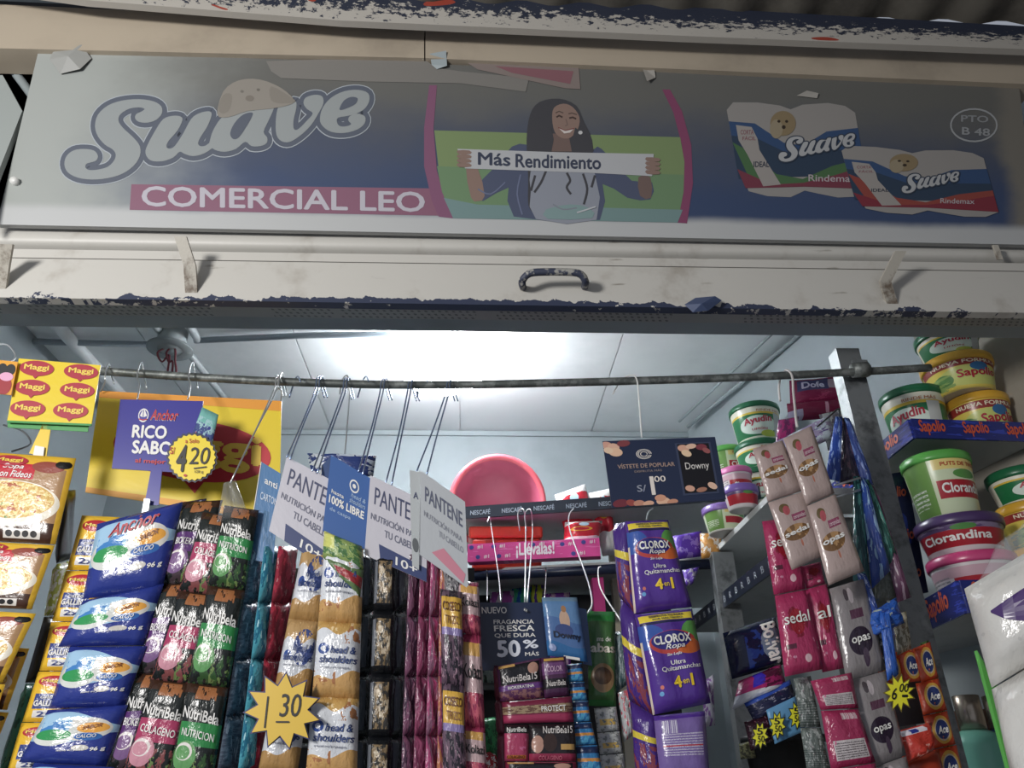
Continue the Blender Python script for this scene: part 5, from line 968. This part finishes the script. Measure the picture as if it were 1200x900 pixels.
pack('sachet', [(938, 664), (962, 658), (967, 684), (945, 690)], .955, M_pk, t, .005); pack('sachet', [(944, 691), (969, 684), (989, 783), (964, 788)], .95, M_pk, t, .006, lambda i: i.text('al', .2, .60, .8, .74, WH, bold=.01, off=.0016))
strip('clear crinkled packets left of the lower pink sachets', 'packets', [[(930, 795), (950, 792), (962, 852), (938, 852)], [(938, 853), (962, 853), (974, 905), (946, 905)]], .97, prt('clearish', '#6a7470', [('NR', 0, 0, 1, 1, 5, .55, '#a9b0ae'), ('L', 0, 0, 1, .5, '#3f4a48', 20)], .12, .7), part='packet', name='packet_strip', bulge=.006)
# grey sachets with dark violet drops
M_gs = prt('grey_sachet_film', '#8b8586', [('E', .5, .36, .30, .15, '#2c1f33'), ('E', .56, .18, .07, .10, '#4a3a4e'), ('R', .36, .6, .72, .70, '#5f3a50'), ('E', .36, .88, .07, .07, '#4f474c'), ('E', .48, .86, .07, .09, '#b9aeb2')], .16, .4)
strip('grey sachets with dark violet drop prints right of the pink strips', 'shampoo sachets', [[(972, 690), (1012, 678), (1038, 785), (992, 798)], [(992, 799), (1038, 786), (1062, 885), (1020, 900)], [(1020, 901), (1062, 886), (1080, 960), (1040, 970)]], .95, M_gs, lambda i: i.text('opas', .26, .32, .74, .41, WH, bold=.02, off=.0014), bulge=.006)
# blue and teal folded bags
def fold(label, q, Y, c_, d_, cat='folded bag', bulge=.006): bag(label, q, Y, prt('folded_film', c_, [('NR', 0, 0, 1, 1, 3, .54, d_)], .1, .8), None, bulge, cat, 'folded_bag')
fold('shiny blue folded bag edge hanging from a hook left of the post', [(979, 488), (987, 488), (985, 565), (967, 560)], .98, '#2a4aa8', '#8aa8e8')
fold('dark violet middle of the folded bags hanging from the hook', [(986, 490), (992, 490), (1014, 570), (984, 566)], .99, '#33293c', '#6a4a5a')
fold('blue right hand edge of the folded bags hanging from the hook', [(989, 489), (995, 490), (1024, 568), (1010, 568)], .985, '#2c4590', '#6a86c8')
fold('dark teal folded bag left in the lower bunch', [(1000, 558), (1008, 558), (1022, 700), (1000, 680)], .965, '#1f4a50', '#3a7a78')
fold('blue folded bag in the lower bunch', [(1008, 560), (1014, 560), (1044, 668), (1022, 690)], .96, '#2a489a', '#8ab0d8')
fold('teal green folded bag in the lower bunch', [(1012, 562), (1018, 562), (1052, 648), (1038, 668)], .97, '#236058', '#4a9a8a')
fold('violet pink folded bag, rightmost in the lower bunch', [(1018, 566), (1024, 570), (1068, 700), (1052, 706)], .975, '#7a4a6a', '#b89aae')
fold('grey green plain bag panel below the lower bunch', [(1024, 660), (1050, 652), (1052, 702), (1026, 706)], .985, '#6f756a', '#7f857a', 'bag', .003)
fold('blue folded bag running down to the knotted handles', [(1004, 672), (1014, 672), (1030, 720), (1022, 722)], .955, '#3350a8', '#a8b8e0')
M_bl = prt('blue_ribbon_film', '#2c62c8', [('NR', 0, 0, 1, 1, 4, .55, '#1d46a0')], .15, .6)
bag('knotted blue plastic bag handles under the folded bags', [(1013, 722), (1050, 700), (1060, 730), (1020, 748)], .95, prt('blue_knot', '#2c62c8', [('NR', 0, 0, 1, 1, 3, .55, '#1b3f96'), ('NR', 0, 0, 1, 1, 4, .63, '#a9b6a6')], .12, .9), None, .010, 'bag', 'plastic_bag', wr=.8)
bag('flat blue plastic ribbon running down to the yellow price star', [(1030, 716), (1042, 712), (1053, 790), (1040, 798)], .94, M_bl, None, .003, 'ribbon', 'plastic_ribbon')
bag('small orange and violet pack beside the pale rose sachets', [(1000, 676), (1018, 672), (1022, 712), (1006, 716)], .985, prt('ov', '#3a2a4a', [('NR', 0, 0, 1, 1, 4, .5, '#d08a3a')], .2, .4), None, .004, 'pack')
bag('pale blue pack with a dark bar right of the grey sachets', [(1008, 706), (1026, 702), (1034, 742), (1018, 746)], .985, prt('pb', '#7a9ac0', [('R', 0, .4, 1, .6, '#1d2446')], .2, .4), None, .004, 'pack')
bag('black and silver crinkled pack under the blue handles', [(1020, 742), (1042, 730), (1048, 776), (1030, 782)], .985, prt('bs', '#2d3133', [('NR', 0, 0, 1, 1, 4, .56, '#a8acb0')], .15, .6), None, .006, 'pack')
bag('beige speckled pack between the blue ribbon and the lower tub shelf', [(1046, 722), (1062, 716), (1068, 760), (1052, 768)], 1.0, prt('bgp', '#8a8068', [('NR', 0, 0, 1, 1, 5, .5, '#c8c0a8'), ('NR', 0, 0, 1, 1, 5, .62, '#8a3a30')], .2, .5), None, .006, 'pack')
for y, l in ((566, 'upper silver pin through the folded bags'), (580, 'lower silver pin through the folded bags')): tag(tube('metal_pin', [P(978, y + 3, .95), P(1008, y - 6, .955)], .0016, M_wire), l, 'pin')
tag(tube('wire_hook', crom([P(958, 500, .93), P(972, 488, .955), P(983, 479, .98), P(984, 490, .98)], 4), .0012, mat('#3c3f42', .4, .5)), 'dark wire hook carrying the blue folded bags', 'hook')
# orange detergent packs with the price star
M_or = prt('orange_detergent_film', '#cf4524', [('E', .55, .5, .38, .42, '#e0a840'), ('E', .55, .5, .29, .33, '#c9b9a0'), ('E', .55, .5, .26, .29, '#2b3a78'), ('NR', 0, 0, 1, 1, 4, .62, '#e8742c')], .2, .4)
def art_or(i): i.text('Ace', .34, .38, .76, .62, WH, bold=.04, off=.0014, shear=.3)
strip('orange detergent sachets with round blue emblems along the post at the right', 'detergent sachets', [[(1070, 760), (1090, 752), (1100, 794), (1080, 800)], [(1073, 801), (1100, 795), (1110, 832), (1082, 838)], [(1082, 839), (1110, 833), (1120, 872), (1092, 878)], [(1092, 879), (1121, 873), (1132, 920), (1100, 926)]], 1.0, M_or, art_or, bulge=.004)
strip('orange detergent sachets left behind the yellow price star', 'detergent sachets', [[(1024, 768), (1052, 764), (1060, 798), (1034, 806)], [(1050, 764), (1074, 760), (1082, 798), (1058, 800)]], 1.005, M_or, art_or, bulge=.004)
tag(slab('dark_carton', Q([(1038, 800), (1080, 796), (1092, 846), (1052, 852)], 1.03), .03, mat('#3c3d42', .5)), 'dark grey carton side behind the 6,00 price star', 'carton')
strip('lime green pack edge between the orange sachets and the steel post', 'packs', [[(1078, 754), (1088, 750), (1100, 800), (1090, 802)], [(1090, 803), (1100, 801), (1124, 905), (1112, 905)]], 1.015, prt('lime_edge', '#6a9a4a', [('NR', 0, 0, 1, 1, 6, .55, '#1d3a2a')], .2, .4), part='pack', name='pack_strip', bulge=.003)
bag('glossy red and white detergent bag at the bottom under the price star', [(1046, 858), (1092, 846), (1094, 880), (1060, 896)], .97, prt('red_detergent', '#cf3a2c', [('R', .05, .8, .7, .96, '#d8d0d8'), ('R', .3, .82, .5, .94, '#2b3a98'), ('NR', 0, 0, 1, .7, 3, .6, '#ee9a8a')], .1, .6), None, .014)
bag('orange red detergent bag along the bottom edge', [(1050, 892), (1100, 878), (1112, 930), (1060, 940)], .99, mat('#b03a22', .3), None, .01)
star('small yellow star price tag reading 6,00 on the orange packs', 1054, 812, 20, 12, 11, .935, [('6', -9, 8, -3, -6, BK, dict(shear=.2)), ('00', 0, -1, 11, -11, BK, dict(shear=.2)), ('-', 3, 5, 10, 2, BK)], fill='#f0ea28', edge='#7a6a30', rot=.15, squash=.85)
# ------------------------------------------------------------------ packs left of the pink sachets
M_bo = prt('navy_pack_film', '#141d3e', [('E', .8, .5, .22, .34, '#6f7f96'), ('NR', .3, .1, .6, .9, 3, .5, '#1f3a86'), ('W', .0, 0, 0, 1, 0, '#141d3e')], .15, .4)
o = pack('soap_pack', [(847, 742), (909, 722), (921, 778), (858, 796)], 1.03, M_bo, None, .012, lambda i: None); tag(o, 'dark navy soap pack with white slanted lettering left of the pink sachets', 'pack')
_sf = Surf(Q([(847, 742), (909, 722), (921, 778), (858, 796)], 1.03), .012, _sd[0], .3); ink = Ink(lambda a, b, off=0: _sf(b, a, off)); ink.text('Bolívar', .92, .62, .05, .92, WH, bold=.05, off=.0014, dy=.05); ink.build('lettering', o)
bag('magenta and white crinkled pack under the navy soap pack', [(866, 798), (915, 778), (922, 804), (858, 832)], 1.02, prt('magw', '#b0246a', [('W', .45, -.3, .05, 4, 0, '#c9cdd4'), ('R', .3, .5, .55, 1, '#3a2ac0'), ('NR', .5, .3, 1, 1, 3, .5, '#5a1a3a')], .12, .6), None, .012, 'pack')
bag('dark blue spotted pack under the magenta and white one', [(872, 824), (926, 796), (934, 822), (884, 846)], 1.015, prt('spot', '#252a4c', [('NR', 0, 0, 1, 1, 7, .6, '#8a8aa0'), ('R', 0, .8, 1, 1, '#2a50b8')], .15, .5), None, .01, 'pack')
bag('dark maroon spotted pack with a yellow burst at the lower left', [(872, 846), (902, 838), (908, 868), (880, 880)], 1.01, prt('mspot', '#3a1626', [('NR', 0, 0, 1, 1, 7, .62, '#9a6a7a')], .15, .5), None, .006, 'pack')
o = pack('price_card', [(898, 832), (932, 816), (944, 856), (908, 872)], 1.0, mat('#5f9ccb', .35), None, .001); tag(o, 'light blue card with two yellow bursts below the spotted pack', 'card')
for x, y, l in ((911, 850, 'left yellow burst price tag on the light blue card'), (934, 838, 'right yellow burst price tag on the light blue card'), (891, 862, 'yellow burst price tag on the maroon spotted pack')):
    star(l, x, y, 15, 9, 9, .99, [('5', -4, -1, 3, -9), ('50', -3, 8, 5, 0)], fill='#e8e428', edge='#2a2a20', rot=.3, squash=.62)
bag('dull green and grey pack low beside the steel post', [(866, 872), (882, 868), (886, 888), (868, 890)], 1.03, prt('dg', '#4a4a34', [('NR', 0, 0, 1, 1, 5, .5, '#8a8a5a')], .3, .5), None, .004, 'pack')
t = thing('black_basket', 'black plastic basket under the light blue price card', 'basket', P(915, 890, 1.1))
lathe('basket_body', [(.045, 0), (.052, .07), (.056, .07), (.056, .078), (.048, .078), (.042, .004)], Vector((P(918, 870, 1.12).x, 1.12, P(918, 880, 1.12).z - .06)), mat('#1c1e20', .4), t)
# ------------------------------------------------------------------ lower right: bottles and the big roll pack
zs = z0 - .07
sE = shelf('bottle_shelf', [Vector((.69, 1.12, 0)), Vector((.92, 1.12, 0)), Vector((.87, 1.4, 0)), Vector((.69, 1.4, 0))], -.07, 'low grey shelf carrying the mint and blue bottles', .01)
def bottle(label, px, Y, zt, r, c_, capc):
    x = P(px, 850, Y).x; zb = zs + .0105; h = z0 + zt - zb; c = Vector((x, Y, zb)); t = thing('bottle', label, 'bottle', c)
    lathe('body', [(0, 0), (r, 0), (r * 1.03, .02), (r, h * .62), (r * .86, h * .70), (r * .45, h * .735), (r * .4, h * .74), (0, h * .74)], c, mat(c_, .3), t); lathe('cap', [(r * .40, h * .74), (r * .46, h * .745), (r * .46, h), (r * .40, h + .001), (0, h + .001)], c, mat(capc, .25, .8), t)
    f = lambda u, v, off=0: c + Vector(((r * 1.01 + off) * math.cos(R_(-110 + 70 * (u - .5))), (r * 1.01 + off) * math.sin(R_(-110 + 70 * (u - .5))), h * .62 * v)); ink = Ink(f)
    for k in range(6): ink.poly([(.55, .62 - k * .07), (.95 - .05 * (k % 3), .62 - k * .07), (.95 - .05 * (k % 3), .60 - k * .07), (.55, .60 - k * .07)], '#4a7a72', .0006)
    ink.build('small_print', t); return t
bottle('mint green bottle with a brushed metal cap under the lower tub shelf', 1140, 1.20, .118, .040, '#6fb8a0', '#a89a8a')
bottle('dark blue bottle with a metal cap behind the mint green one', 1172, 1.28, .125, .034, '#1f4a86', '#b0a08a')
tag(boxm('brown_carton', (.80, 1.32, zs + .011), (.90, 1.36, z0 + .11), mat('#6a4636', .6)), 'reddish brown carton behind the bottles', 'carton')
M_wp = prt('white_wrapped_rolls', '#dcdad4', [('NR', 0, 0, 1, 1, 3, .62, '#cfcdc8')], .18, .5)
t = thing('toilet_roll_pack', 'big pack of white toilet rolls in clear film at the lower right corner', 'roll pack', P(1200, 800, .80))
pack('roll_row', [(1130, 690), (1262, 612), (1262, 745), (1162, 806)], [.80, .74, .74, .80], M_wp, t, .030, None, wr=.15, nx=12, ny=12, back=1.2, soft=.25)
pack('roll_row', [(1162, 808), (1262, 748), (1262, 960), (1196, 960)], [.80, .74, .74, .80], M_wp, t, .028, None, wr=.15, nx=12, ny=12, back=1.2, soft=.2)
sp_ = Surf(Q([(1130, 690), (1262, 612), (1262, 745), (1162, 806)], [.80, .74, .74, .80]), .030, _sd[0] - 1, .15, .25)
ink = Ink(sp_); V = []; Fc = []
pts = []
for i in range(9):
    for j in range(7):
        u = .16 + .84 * i / 8; vt = .62 + .03 * (i / 8); vb = .60 - .52 * (i / 8) ** .7; pts.append((u, vb + (vt - vb) * j / 6))
ink.add(pts, [(i * 7 + j, (i + 1) * 7 + j, (i + 1) * 7 + j + 1, i * 7 + j + 1) for i in range(8) for j in range(6)], mat('#4a2a72', .25), .0012); ink.build('purple_print', t)
slab('green_edge', Q([(1145, 762), (1168, 800), (1214, 908), (1184, 908)], [.815, .815, .80, .80]), .004, mat('#58b04a', .4), t)
ps = Surf(Q([(1136, 694), (1180, 628), (1262, 560), (1262, 650)][0:4], [.80, .80, .74, .74]), .006, 5, .6)
ps = Surf([P(1170, 640, .80), P(1262, 560, .74), P(1262, 640, .735), P(1133, 705, .80)], .006, 5, .8); ps.mesh('clear_film', M_clear, t, 12, 8, .3)

# look-alike things carry a common group phrase
GR = {'tub': 'cleaning paste tubs on the shelves', 'header_card': 'header cards above the packet strips', 'sachet_strip': 'sachet strips hanging in the stall front', 'wire_hook': 'wire hooks on the pipe rail',
      'price_star': 'star price tags', 'folded_bag': 'folded plastic bags on the hook', 'tape_scrap': 'scraps of tape and paper on the sign edge', 'conduit': 'conduits on ceiling and wall', 'hanging_wire': 'wires hanging in the stall',
      'pouch_strip': 'strips of purple pouches', 'plastic_bag': 'bags and packs on the back shelves', 'steel_post': 'steel shelf posts', 'bottle': 'bottles on the low shelf', 'wall_shelf': 'back wall shelves', 'side_shelf': 'side shelves', 'tub_shelf': 'tub shelves'}
for o in list(C.objects):
    if o.parent is None and 'category' in o and 'group' not in o:
        n = o.name.split('.')[0]
        if n in GR: o['group'] = GR[n]
